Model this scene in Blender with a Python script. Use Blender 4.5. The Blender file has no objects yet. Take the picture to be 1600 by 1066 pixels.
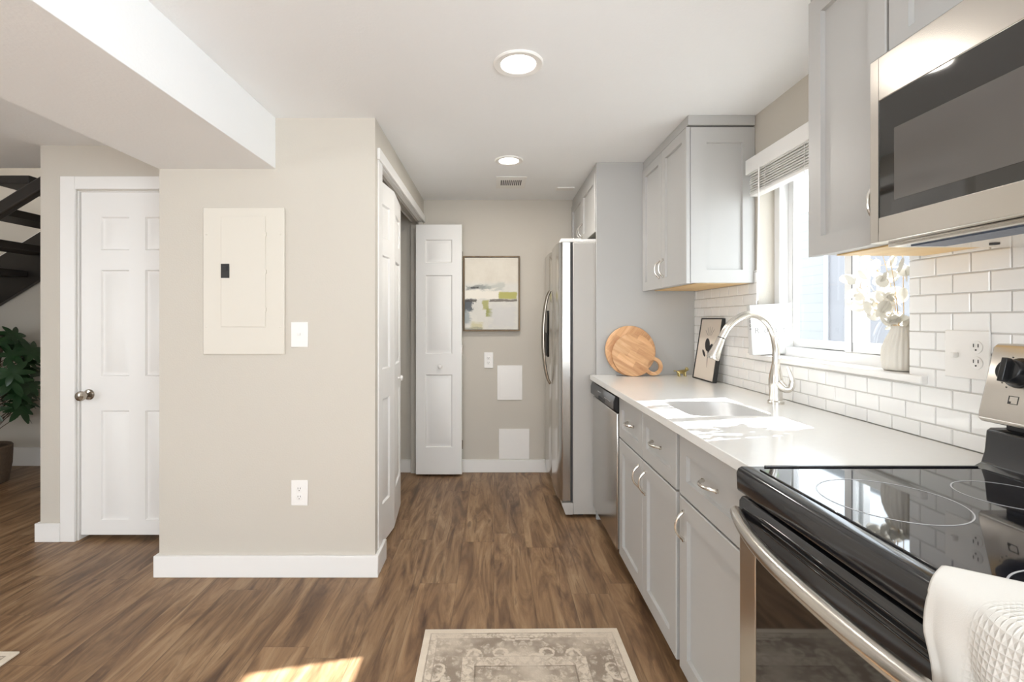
import bpy, bmesh, math, random
from mathutils import Vector, Matrix
random.seed(7)
SC = bpy.context.scene
COL = SC.collection
PI = math.pi
R = math.radians

# ------------------------------------------------------------------ camera
CAM_Z = 1.26
cd = bpy.data.cameras.new('camera')
cd.sensor_width = 36.0
cd.lens = 740.0 / 1600.0 * 36.0
cd.shift_x = 28.0 / 1600.0
cd.shift_y = -33.0 / 1600.0
cd.clip_start = 0.02
cam = bpy.data.objects.new('camera', cd)
cam.location = (0, 0, CAM_Z)
cam.rotation_euler = (PI / 2, 0, 0)
COL.objects.link(cam)
SC.camera = cam

# ------------------------------------------------------------------ view, sky, sun, fill lights
SC.view_settings.view_transform = 'Standard'
SC.view_settings.look = 'None'
SC.view_settings.gamma = 1.0
SC.view_settings.use_curve_mapping = False
SC.view_settings.exposure = 0.43
SC.cycles.max_bounces = 10
SC.cycles.diffuse_bounces = 6
SC.cycles.glossy_bounces = 5
SC.cycles.transparent_max_bounces = 16
SC.cycles.sample_clamp_indirect = 6.0
SC.cycles.use_denoising = True

W = bpy.data.worlds.new('sky')
W.use_nodes = True
SC.world = W
bg = W.node_tree.nodes['Background']
bg.inputs['Color'].default_value = (0.88, 0.94, 1.0, 1)
bg.inputs['Strength'].default_value = 4.0


def light(name, kind, loc, energy, color=(1, 1, 1), direction=None, **kw):
    d = bpy.data.lights.new(name, kind)
    d.energy = energy
    d.color = color
    for k, v in kw.items():
        setattr(d, k, v)
    o = bpy.data.objects.new(name, d)
    o.location = loc
    if direction is not None:
        o.rotation_euler = Vector(direction).to_track_quat('-Z', 'Y').to_euler()
    COL.objects.link(o)
    return o


SUN_DIR = (-1.0, -0.225, -0.832)
light('sun', 'SUN', (6, 3, 6), 26.0, (1.0, 0.98, 0.955), SUN_DIR, angle=R(0.6))
# area lights added to brighten the room, out of view at invented wall openings
light('rear_fill', 'AREA', (-0.35, -2.95, 1.3), 20, (0.93, 0.97, 1.0), (0, 1, 1.5), shape='RECTANGLE', size=2.9, size_y=1.9)
light('left_fill', 'AREA', (-4.93, -1.4, 1.35), 20, (0.97, 0.98, 1.0), (1, 0.15, 0.15), shape='RECTANGLE', size=1.7, size_y=1.3)
light('side_fill', 'AREA', (1.25, -1.0, 1.48), 62, (0.84, 0.93, 1.0), (-1, -0.1, 0.95), shape='RECTANGLE', size=1.7, size_y=1.05)
light('stairwell_fill', 'POINT', (-3.7, 3.45, 3.7), 30, (0.95, 0.96, 1.0), shadow_soft_size=0.15)  # added to brighten the stairwell wall, no fixture there

# ------------------------------------------------------------------ materials


class NT:
    def __init__(self, name):
        self.m = bpy.data.materials.new(name)
        self.m.use_nodes = True
        self.t = self.m.node_tree
        self.n = self.t.nodes
        self.b = self.n['Principled BSDF']

    def node(self, typ, **kw):
        x = self.n.new(typ)
        for k, v in kw.items():
            setattr(x, k, v)
        return x

    def set(self, x, i, v):
        if hasattr(v, 'is_output') or isinstance(v, bpy.types.NodeSocket):
            self.t.links.new(v, x.inputs[i])
        elif v is not None:
            x.inputs[i].default_value = v

    def math(self, op, a, b=None, c=None, clamp=False):
        x = self.node('ShaderNodeMath', operation=op)
        x.use_clamp = clamp
        self.set(x, 0, a)
        if b is not None:
            self.set(x, 1, b)
        if c is not None:
            self.set(x, 2, c)
        return x.outputs[0]

    def mix(self, f, a, b, blend='MIX'):
        x = self.node('ShaderNodeMix', data_type='RGBA', blend_type=blend)
        self.set(x, 0, f)
        self.set(x, 6, rgba(a))
        self.set(x, 7, rgba(b))
        return x.outputs[2]

    def coord(self, kind='Object'):
        return self.node('ShaderNodeTexCoord').outputs[kind]

    def sep(self, v):
        x = self.node('ShaderNodeSeparateXYZ')
        self.set(x, 0, v)
        return x.outputs[0], x.outputs[1], x.outputs[2]

    def comb(self, a, b, c=0.0):
        x = self.node('ShaderNodeCombineXYZ')
        for i, v in enumerate((a, b, c)):
            self.set(x, i, v)
        return x.outputs[0]

    def noise(self, v, scale, detail=3.0, rough=0.5, dist=0.0):
        x = self.node('ShaderNodeTexNoise')
        self.set(x, 'Vector', v)
        self.set(x, 'Scale', scale)
        self.set(x, 'Detail', detail)
        self.set(x, 'Roughness', rough)
        self.set(x, 'Distortion', dist)
        return x.outputs[0]

    def white(self, v):
        x = self.node('ShaderNodeTexWhiteNoise', noise_dimensions='3D')
        self.set(x, 0, v)
        return x.outputs[0]

    def voro(self, v, scale, feature='F1'):
        x = self.node('ShaderNodeTexVoronoi', feature=feature)
        self.set(x, 'Vector', v)
        self.set(x, 'Scale', scale)
        return x.outputs['Distance']

    def step(self, v, a, b):
        x = self.node('ShaderNodeMapRange', interpolation_type='SMOOTHSTEP')
        self.set(x, 0, v)
        self.set(x, 1, a)
        self.set(x, 2, b)
        return x.outputs[0]

    def ramp(self, v, stops):
        x = self.node('ShaderNodeValToRGB')
        e = x.color_ramp.elements
        while len(e) < len(stops):
            e.new(0.5)
        for i, (p, c) in enumerate(stops):
            e[i].position = p
            e[i].color = rgba(c)
        self.set(x, 0, v)
        return x.outputs[0]

    def vmul(self, v, s):
        x = self.node('ShaderNodeVectorMath', operation='MULTIPLY')
        self.set(x, 0, v)
        x.inputs[1].default_value = s
        return x.outputs[0]

    def bump(self, h, strength=0.2, dist=0.01):
        x = self.node('ShaderNodeBump')
        x.inputs['Strength'].default_value = strength
        x.inputs['Distance'].default_value = dist
        self.set(x, 'Height', h)
        self.t.links.new(x.outputs[0], self.b.inputs['Normal'])

    def out(self, color=None, rough=None, metal=None, **kw):
        if color is not None:
            self.set(self.b, 'Base Color', rgba(color))
        if rough is not None:
            self.set(self.b, 'Roughness', rough)
        if metal is not None:
            self.set(self.b, 'Metallic', metal)
        for k, v in kw.items():
            self.set(self.b, k.replace('_', ' '), v)
        return self.m


def rgba(c):
    if isinstance(c, (tuple, list)) and len(c) == 3:
        return (c[0], c[1], c[2], 1.0)
    return c


def lin(r, g, b):
    f = lambda u: (u / 255 / 12.92) if u / 255 <= 0.04045 else ((u / 255 + 0.055) / 1.055) ** 2.4
    return (f(r), f(g), f(b))


def plain(name, color, rough=0.5, metal=0.0, var=0.0, vscale=6.0, bump=0.0, bscale=200.0, **kw):
    t = NT(name)
    c = color
    v = t.coord()
    if var:
        n = t.noise(v, vscale, 4.0)
        lo = tuple(max(0, x * (1 - var)) for x in color)
        hi = tuple(min(1, x * (1 + var)) for x in color)
        c = t.mix(n, lo, hi)
    if bump:
        t.bump(t.noise(v, bscale, 2.0), bump, 0.002)
    return t.out(c, rough, metal, **kw)


def m_brushed(name, color, rough, axis):
    t = NT(name)
    v = t.coord()
    sc = [500.0, 500.0, 500.0]
    sc[axis] = 2.0
    n = t.noise(t.vmul(v, tuple(sc)), 1.0, 1.0)
    r = t.math('MULTIPLY_ADD', n, 0.05, rough - 0.025)
    return t.out(color, r, 1.0)


def m_floor():
    t = NT('vinyl_planks')
    x, y, z = t.sep(t.coord())
    w, ln = 0.178, 1.22
    row = t.math('FLOOR', t.math('DIVIDE', x, w))
    off = t.white(t.comb(row, 3.3))
    yy = t.math('ADD', t.math('DIVIDE', y, ln), t.math('MULTIPLY', off, 7.0))
    col = t.math('FLOOR', yy)
    rnd = t.white(t.comb(row, col, 1.7))
    rnd2 = t.white(t.comb(row, col, 9.1))
    # grain, shifted per plank
    gy = t.math('ADD', y, t.math('MULTIPLY', rnd, 37.0))
    gx = t.math('ADD', x, t.math('MULTIPLY', rnd2, 11.0))
    g1 = t.noise(t.comb(t.math('MULTIPLY', gx, 7.5), t.math('MULTIPLY', gy, 1.15)), 1.6, 6.0, 0.62, 1.3)
    g2 = t.noise(t.comb(t.math('MULTIPLY', gx, 60.0), t.math('MULTIPLY', gy, 2.2)), 1.5, 4.0, 0.6, 0.4)
    g3 = t.noise(t.comb(t.math('MULTIPLY', gx, 18.0), t.math('MULTIPLY', gy, 1.3)), 1.3, 3.0, 0.6, 1.6)
    base = t.ramp(g1, [(0.25, lin(74, 53, 38)), (0.40, lin(112, 85, 61)), (0.53, lin(142, 112, 82)), (0.74, lin(172, 144, 112))])
    fine = t.ramp(g2, [(0.3, (0.78, 0.75, 0.72)), (0.55, (1, 1, 1)), (0.8, (1.08, 1.07, 1.06))])
    c = t.mix(0.65, base, fine, 'MULTIPLY')
    knot = t.step(g3, 0.56, 0.70)
    c = t.mix(t.math('MULTIPLY', knot, 0.55), c, lin(76, 54, 38))
    tone = t.ramp(rnd, [(0.0, (0.86, 0.84, 0.83)), (0.5, (1.0, 1.0, 1.0)), (1.0, (1.12, 1.10, 1.08))])
    c = t.mix(0.85, c, tone, 'MULTIPLY')
    fx = t.math('FRACT', t.math('DIVIDE', x, w))
    fy = t.math('FRACT', yy)
    ex = t.math('MULTIPLY', t.math('MINIMUM', fx, t.math('SUBTRACT', 1.0, fx)), w)
    ey = t.math('MULTIPLY', t.math('MINIMUM', fy, t.math('SUBTRACT', 1.0, fy)), ln)
    seam = t.step(t.math('MINIMUM', ex, ey), 0.0004, 0.002)
    c = t.mix(t.math('MULTIPLY_ADD', seam, 0.35, 0.65), lin(70, 52, 40), c)
    t.bump(t.math('ADD', t.math('MULTIPLY', g2, 0.25), seam), 0.15, 0.002)
    r = t.math('MULTIPLY_ADD', g2, 0.16, 0.36)
    return t.out(c, r, 0.0, Specular_IOR_Level=0.45)


def m_wood(name, c0, c1, c2, axis=0, scale=1.0, strips=0.0):
    t = NT(name)
    x, y, z = t.sep(t.coord())
    a = [x, y, z]
    along = a[axis]
    others = [a[i] for i in range(3) if i != axis]
    u, v = others
    if strips:
        sid = t.math('FLOOR', t.math('DIVIDE', u if axis != 0 else others[0], strips))
        rnd = t.white(t.comb(sid, 4.0))
        along = t.math('ADD', along, t.math('MULTIPLY', rnd, 13.0))
    g = t.noise(t.comb(t.math('MULTIPLY', along, 3.0 * scale), t.math('MULTIPLY', u, 30.0 * scale), t.math('MULTIPLY', v, 30.0 * scale)), 1.0, 4.0, 0.6, 0.8)
    c = t.ramp(g, [(0.25, c0), (0.5, c1), (0.75, c2)])
    if strips:
        c = t.mix(0.8, c, t.ramp(rnd, [(0.0, (0.72, 0.66, 0.6)), (0.5, (1, 1, 1)), (1.0, (1.25, 1.25, 1.2))]), 'MULTIPLY')
    return t.out(c, 0.45)


def m_board(name, ang, strip):
    # edge-glued strips, grain along an angle in the board's own plane
    t = NT(name)
    x, y, z = t.sep(t.coord())
    c_, s_ = math.cos(ang), math.sin(ang)
    al = t.math('ADD', t.math('MULTIPLY', x, c_), t.math('MULTIPLY', z, s_))
    ac = t.math('ADD', t.math('MULTIPLY', x, -s_), t.math('MULTIPLY', z, c_))
    sid = t.math('FLOOR', t.math('DIVIDE', ac, strip))
    rnd = t.white(t.comb(sid, 4.0))
    al2 = t.math('ADD', al, t.math('MULTIPLY', rnd, 13.0))
    g = t.noise(t.comb(t.math('MULTIPLY', al2, 5.0), t.math('MULTIPLY', ac, 38.0)), 1.0, 4.0, 0.6, 1.0)
    c = t.ramp(g, [(0.25, lin(188, 136, 92)), (0.5, lin(214, 168, 122)), (0.75, lin(226, 188, 146))])
    seg = t.math('FLOOR', t.math('MULTIPLY', al2, 9.0))
    r2 = t.white(t.comb(sid, seg, 2.0))
    c = t.mix(0.7, c, t.ramp(r2, [(0.0, (0.80, 0.72, 0.66)), (0.5, (1, 1, 1)), (1.0, (1.16, 1.18, 1.2))]), 'MULTIPLY')
    return t.out(c, 0.42)


def m_glass(name, tint=(0.97, 0.99, 1.0)):
    t = NT(name)
    n = t.n
    n.remove(t.b)
    tr = t.node('ShaderNodeBsdfTransparent')
    tr.inputs[0].default_value = rgba(tint)
    gl = t.node('ShaderNodeBsdfGlossy')
    gl.inputs['Roughness'].default_value = 0.01
    fr = t.node('ShaderNodeFresnel')
    fr.inputs[0].default_value = 1.45
    mx = t.node('ShaderNodeMixShader')
    gm = t.node('ShaderNodeNewGeometry')
    t.t.links.new(t.math('MULTIPLY', fr.outputs[0], t.math('SUBTRACT', 1.0, gm.outputs['Backfacing'])), mx.inputs[0])
    t.t.links.new(tr.outputs[0], mx.inputs[1])
    t.t.links.new(gl.outputs[0], mx.inputs[2])
    t.t.links.new(mx.outputs[0], n['Material Output'].inputs[0])
    return t.m


def m_emit(name, color, s):
    t = NT(name)
    return t.out((0.9, 0.9, 0.88), 0.5, 0.0, Emission_Color=rgba(color), Emission_Strength=s)


def m_painting():
    t = NT('abstract_canvas')
    x, y, z = t.sep(t.coord())          # local: x 0..0.45, z 0..0.6
    u = t.math('DIVIDE', x, 0.45)
    v = t.math('DIVIDE', z, 0.60)
    co = t.comb(u, v)
    n1 = t.noise(co, 5.0, 5.0, 0.65)
    n2 = t.noise(t.comb(t.math('MULTIPLY', u, 3.0), t.math('MULTIPLY', v, 14.0)), 1.6, 5.0, 0.7)
    n3 = t.noise(co, 22.0, 4.0, 0.7)
    c = t.mix(n1, lin(206, 198, 182), lin(232, 226, 214))
    c = t.mix(t.step(v, 0.62, 0.70), t.mix(n1, lin(205, 203, 196), lin(228, 224, 214)), c)

    def patch(c, u0, u1, v0, v1, col, amt, soft=0.03, wob=0.12, n=None):
        n = n or n2
        d = t.math('MULTIPLY', t.math('SUBTRACT', n, 0.5), wob * 2)
        uu = t.math('ADD', u, d)
        vv = t.math('ADD', v, t.math('MULTIPLY', d, 0.7))
        a = t.math('MULTIPLY', t.step(uu, u0 - soft, u0 + soft), t.math('SUBTRACT', 1.0, t.step(uu, u1 - soft, u1 + soft)))
        b = t.math('MULTIPLY', t.step(vv, v0 - soft, v0 + soft), t.math('SUBTRACT', 1.0, t.step(vv, v1 - soft, v1 + soft)))
        return t.mix(t.math('MULTIPLY', t.math('MULTIPLY', a, b), amt), c, col)
    c = patch(c, 0.02, 0.68, 0.44, 0.56, lin(236, 230, 218), 0.95, 0.02)
    c = patch(c, 0.65, 0.98, 0.44, 0.535, lin(176, 172, 92), 0.95, 0.012, 0.05)
    c = patch(c, 0.06, 0.5, 0.575, 0.625, lin(112, 118, 116), 0.75, 0.02, 0.12)
    c = patch(c, 0.14, 0.28, 0.585, 0.605, lin(48, 50, 52), 0.9, 0.008, 0.05)
    c = patch(c, 0.4, 0.75, 0.57, 0.65, lin(176, 180, 172), 0.6, 0.03, 0.15)
    c = patch(c, -0.02, 0.17, 0.27, 0.43, lin(52, 62, 72), 0.9, 0.02, 0.10, n3)
    c = patch(c, -0.02, 0.12, 0.10, 0.29, lin(128, 142, 148), 0.7, 0.03, 0.14)
    c = patch(c, 0.05, 0.25, 0.40, 0.44, lin(70, 66, 62), 0.9, 0.01, 0.06)
    c = patch(c, 0.48, 0.98, 0.405, 0.435, lin(92, 82, 72), 0.85, 0.008, 0.07)
    c = patch(c, 0.35, 0.47, 0.30, 0.42, lin(166, 164, 96), 0.9, 0.015, 0.06)
    c = patch(c, 0.42, 0.53, 0.20, 0.31, lin(146, 148, 66), 0.9, 0.015, 0.05)
    c = patch(c, 0.14, 0.36, 0.02, 0.12, lin(198, 190, 138), 0.7, 0.03, 0.12)
    c = patch(c, 0.5, 0.95, 0.05, 0.36, lin(206, 204, 202), 0.7, 0.05, 0.2)
    c = patch(c, 0.02, 0.35, 0.0, 0.05, lin(126, 124, 112), 0.6, 0.01, 0.08)
    t.bump(n3, 0.25, 0.002)
    return t.out(c, 0.6)


def m_rug(name, wx, wy):
    # local coordinates: centred, half sizes wx, wy
    t = NT(name)
    x, y, z = t.sep(t.coord())
    ax = t.math('ABSOLUTE', x)
    ay = t.math('ABSOLUTE', y)
    d = t.math('MINIMUM', t.math('SUBTRACT', wx, ax), t.math('SUBTRACT', wy, ay))
    p = t.comb(x, y)
    pa = t.comb(ax, y)
    cream = lin(220, 208, 192)
    beige = lin(188, 172, 148)
    taupe = lin(148, 134, 121)
    wv = t.node('ShaderNodeVectorMath', operation='ADD')
    nz = t.node('ShaderNodeTexNoise')
    nz.inputs['Scale'].default_value = 16.0
    nz.inputs['Detail'].default_value = 4.0
    t.set(nz, 'Vector', pa)
    sc_ = t.vmul(nz.outputs['Color'], (0.035, 0.035, 0.0))
    t.set(wv, 0, pa)
    t.set(wv, 1, sc_)
    pw_ = wv.outputs[0]
    v1 = t.voro(pw_, 13.0)
    v2 = t.voro(pw_, 34.0)
    n1 = t.noise(pa, 46.0, 4.0, 0.7, 1.2)
    n2 = t.noise(p, 4.0, 4.0, 0.6)
    n3 = t.noise(p, 160.0, 2.0)
    ring = t.math('MULTIPLY', t.math('SUBTRACT', 1.0, t.step(t.math('ABSOLUTE', t.math('SUBTRACT', v1, 0.36)), 0.03, 0.09)), 0.35)
    core = t.math('MULTIPLY', t.math('SUBTRACT', 1.0, t.step(v1, 0.10, 0.24)), 0.30)
    fil = t.math('MULTIPLY', t.step(v2, 0.35, 0.6), 0.22)
    mot = t.step(t.math('ADD', t.math('ADD', ring, core), t.math('SUBTRACT', n1, fil)), 0.34, 0.74)
    mot2 = t.step(t.math('ADD', t.math('SUBTRACT', n1, fil), t.math('MULTIPLY', v2, 0.25)), 0.34, 0.62)
    field = t.mix(mot, taupe, cream)
    border = t.mix(mot2, lin(172, 158, 143), cream)
    band = t.mix(mot, lin(148, 134, 121), lin(216, 204, 188))
    c = t.mix(t.step(d, 0.158, 0.160), band, border)
    c = t.mix(t.step(d, 0.205, 0.207), c, field)
    c = t.mix(t.math('SUBTRACT', 1.0, t.step(d, 0.056, 0.058)), c, border)

    def line(c, d0, wdt, col, amt):
        m = t.math('LESS_THAN', t.math('ABSOLUTE', t.math('SUBTRACT', d, d0)), wdt)
        return t.mix(t.math('MULTIPLY', m, amt), c, col)
    c = line(c, 0.028, 0.002, taupe, 0.9)
    c = line(c, 0.056, 0.002, taupe, 0.85)
    c = line(c, 0.158, 0.002, taupe, 0.55)
    c = line(c, 0.207, 0.003, lin(100, 88, 76), 0.8)
    c = t.mix(t.math('LESS_THAN', d, 0.024), c, lin(228, 217, 200))
    fade = t.math('MULTIPLY', t.step(n2, 0.38, 0.62), 0.8)
    c = t.mix(fade, c, lin(211, 198, 181))
    c = t.mix(t.math('MULTIPLY', n3, 0.35), c, t.mix(0.5, c, beige))
    t.bump(n3, 0.5, 0.003)
    return t.out(c, 0.95, 0.0, Specular_IOR_Level=0.1)


def m_leaf(name, c0, c1):
    t = NT(name)
    v = t.coord()
    return t.out(t.mix(t.noise(v, 9.0, 3.0), c0, c1), 0.35)


def m_thin(name, col, trans):
    # thin petals: diffuse plus light passing through
    t = NT(name)
    tl = t.node('ShaderNodeBsdfTranslucent')
    tl.inputs[0].default_value = rgba(col)
    mx = t.node('ShaderNodeMixShader')
    mx.inputs[0].default_value = trans
    t.out(col, 0.55)
    t.t.links.new(t.b.outputs[0], mx.inputs[1])
    t.t.links.new(tl.outputs[0], mx.inputs[2])
    t.t.links.new(mx.outputs[0], t.n['Material Output'].inputs[0])
    return t.m


def m_waffle():
    # waffle weave beside a plain hem, worn in along the cloth
    t = NT('white_waffle_cotton')
    x, y, z = t.sep(t.coord())
    k = 2 * PI / 0.0068
    a = t.math('ABSOLUTE', t.math('SINE', t.math('MULTIPLY', y, k / 2)))
    b = t.math('ABSOLUTE', t.math('SINE', t.math('MULTIPLY', t.math('SUBTRACT', z, x), k / 2)))
    w = t.math('MAXIMUM', t.math('SUBTRACT', 1.0, a), t.math('SUBTRACT', 1.0, b))
    sel = t.math('SUBTRACT', 1.0, t.step(y, 0.055, 0.085))
    fine = t.noise(t.coord(), 700.0, 2.0)
    h = t.math('ADD', t.math('MULTIPLY', w, sel), t.math('MULTIPLY', fine, 0.12))
    t.bump(h, 0.6, 0.0022)
    return t.out((0.66, 0.635, 0.59), 0.95, 0.0, Specular_IOR_Level=0.1)


def m_siding():
    t = NT('lap_siding')
    x, y, z = t.sep(t.coord())
    f = t.math('FRACT', t.math('DIVIDE', z, 0.18))
    t.bump(f, 0.6, 0.02)
    c = t.mix(t.step(f, 0.0, 0.08), (0.17, 0.172, 0.17), (0.225, 0.227, 0.222))
    return t.out(c, 0.7)


M = {}
M['wall'] = plain('wall_paint', (0.575, 0.535, 0.47), 0.75, 0, 0.02, 2.0, 0.25, 130.0)
M['ceiling'] = plain('ceiling_paint', (0.865, 0.875, 0.88), 0.85, 0, 0.02, 2.0, 0.3, 90.0)
M['trim'] = plain('white_trim_paint', (0.83, 0.815, 0.79), 0.35)
M['door'] = plain('white_door_paint', (0.81, 0.795, 0.77), 0.38)
M['plate'] = plain('white_plastic', (0.84, 0.82, 0.79), 0.3)
M['panelbox'] = plain('painted_steel_panel', (0.67, 0.63, 0.555), 0.45)
M['cab'] = plain('grey_cabinet_paint', (0.465, 0.46, 0.445), 0.36, 0, 0.02, 3.0)
M['cabin'] = plain('cabinet_interior_dark', (0.05, 0.048, 0.045), 0.7)
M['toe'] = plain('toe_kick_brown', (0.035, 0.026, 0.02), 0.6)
M['ply'] = m_wood('birch_underside', lin(216, 178, 118), lin(232, 198, 140), lin(240, 212, 160), 1)
M['quartz'] = plain('white_quartz', (0.79, 0.785, 0.76), 0.14, 0, 0.02, 40.0, Specular_IOR_Level=0.5)
M['tile'] = plain('glazed_tile', (0.86, 0.855, 0.84), 0.09, 0, 0.025, 14.0, Specular_IOR_Level=0.5)
M['grout'] = plain('grey_grout', (0.60, 0.58, 0.55), 0.9)
M['steel_v'] = m_brushed('brushed_steel_vertical', (0.60, 0.585, 0.56), 0.20, 2)
M['steel_h'] = m_brushed('brushed_steel_horizontal', (0.60, 0.565, 0.52), 0.24, 1)
M['nickel'] = plain('brushed_nickel', (0.72, 0.69, 0.64), 0.2, 1.0)
M['fridge_side'] = plain('grey_painted_steel', (0.47, 0.45, 0.42), 0.42, 0, 0.03, 500.0)
M['gasket'] = plain('dark_gasket', (0.05, 0.05, 0.05), 0.6)
M['black'] = plain('black_plastic', (0.012, 0.012, 0.013), 0.25)
M['blackmatte'] = plain('black_matte', (0.02, 0.019, 0.018), 0.55)
M['enamel'] = plain('black_enamel', (0.012, 0.012, 0.014), 0.12, Specular_IOR_Level=0.8)
M['ceram'] = plain('black_ceramic_glass', (0.008, 0.008, 0.011), 0.035, Specular_IOR_Level=0.9)
M['ovenglass'] = plain('dark_oven_glass', (0.012, 0.011, 0.010), 0.04, Specular_IOR_Level=1.0)
M['mwscreen'] = plain('microwave_mesh_screen', (0.10, 0.092, 0.085), 0.12, Specular_IOR_Level=0.8)
M['ring'] = plain('burner_ring_grey', (0.42, 0.42, 0.43), 0.3)
M['filter'] = plain('grease_filter_blue', (0.10, 0.13, 0.19), 0.4, 0.6, 0.5, 120.0)
M['floor'] = m_floor()
M['sinksteel'] = plain('satin_sink_steel', (0.62, 0.61, 0.60), 0.36, 1.0)
M['glass'] = m_glass('window_glass')
M['vinyl'] = plain('white_vinyl', (0.84, 0.84, 0.84), 0.35)
M['rubber'] = plain('grey_rubber', (0.25, 0.25, 0.26), 0.6)
M['slat'] = m_thin('blind_slat', (0.84, 0.83, 0.80), 0.35)
M['lamp'] = m_emit('lamp_diffuser', (1.0, 0.93, 0.82), 9.0)
M['frame_wood'] = m_wood('bronze_frame_wood', lin(84, 66, 42), lin(112, 90, 58), lin(132, 108, 74), 2)
M['canvas'] = m_painting()
M['board1'] = m_board('acacia_round_board', 0.9, 0.045)
M['board2'] = m_board('acacia_paddle_board', -0.54, 0.042)
M['brass'] = plain('aged_brass', (0.62, 0.50, 0.22), 0.3, 1.0)
M['paper'] = plain('print_paper', (0.70, 0.63, 0.55), 0.6)
M['ink'] = plain('black_ink', (0.015, 0.015, 0.016), 0.6)
M['inkgrey'] = plain('grey_ink', (0.20, 0.19, 0.18), 0.6)
M['white_paper'] = plain('book_cover_white', (0.58, 0.58, 0.57), 0.4)
M['pages'] = plain('book_pages', (0.78, 0.74, 0.66), 0.8)
M['inkgreen'] = plain('pale_green_ink', (0.60, 0.68, 0.50), 0.6)
M['ceramic'] = plain('cream_ceramic', (0.68, 0.65, 0.59), 0.55)
M['petal'] = m_thin('dried_petal', (0.62, 0.60, 0.55), 0.45)
M['stemtan'] = plain('dried_stem_tan', (0.62, 0.44, 0.24), 0.7)
M['towel'] = m_waffle()
M['rug'] = m_rug('faded_vintage_rug', 0.388, 0.61)
M['rug2'] = m_rug('pale_patterned_rug', 0.75, 1.0)
M['stairwood'] = plain('dark_stained_wood', (0.018, 0.014, 0.011), 0.4, 0, 0.2, 9.0)
M['leaf'] = m_leaf('glossy_leaf', (0.007, 0.022, 0.008), (0.022, 0.07, 0.02))
M['bark'] = plain('brown_stem', (0.08, 0.05, 0.03), 0.8)
M['basket'] = plain('woven_brown_basket', (0.10, 0.065, 0.04), 0.8, 0, 0.4, 60.0, 0.6, 120.0)
M['soil'] = plain('dark_soil', (0.02, 0.014, 0.01), 0.95)
M['washer'] = plain('washer_enamel', (0.80, 0.80, 0.79), 0.25)
M['siding'] = m_siding()
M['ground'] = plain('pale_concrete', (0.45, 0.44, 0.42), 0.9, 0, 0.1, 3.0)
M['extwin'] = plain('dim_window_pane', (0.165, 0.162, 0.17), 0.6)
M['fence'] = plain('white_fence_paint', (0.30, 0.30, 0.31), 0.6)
M['satin'] = plain('satin_nickel_dark', (0.40, 0.36, 0.31), 0.18, 1.0)

# ------------------------------------------------------------------ builders


def root_of(o):
    while o.parent:
        o = o.parent
    return o


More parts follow.
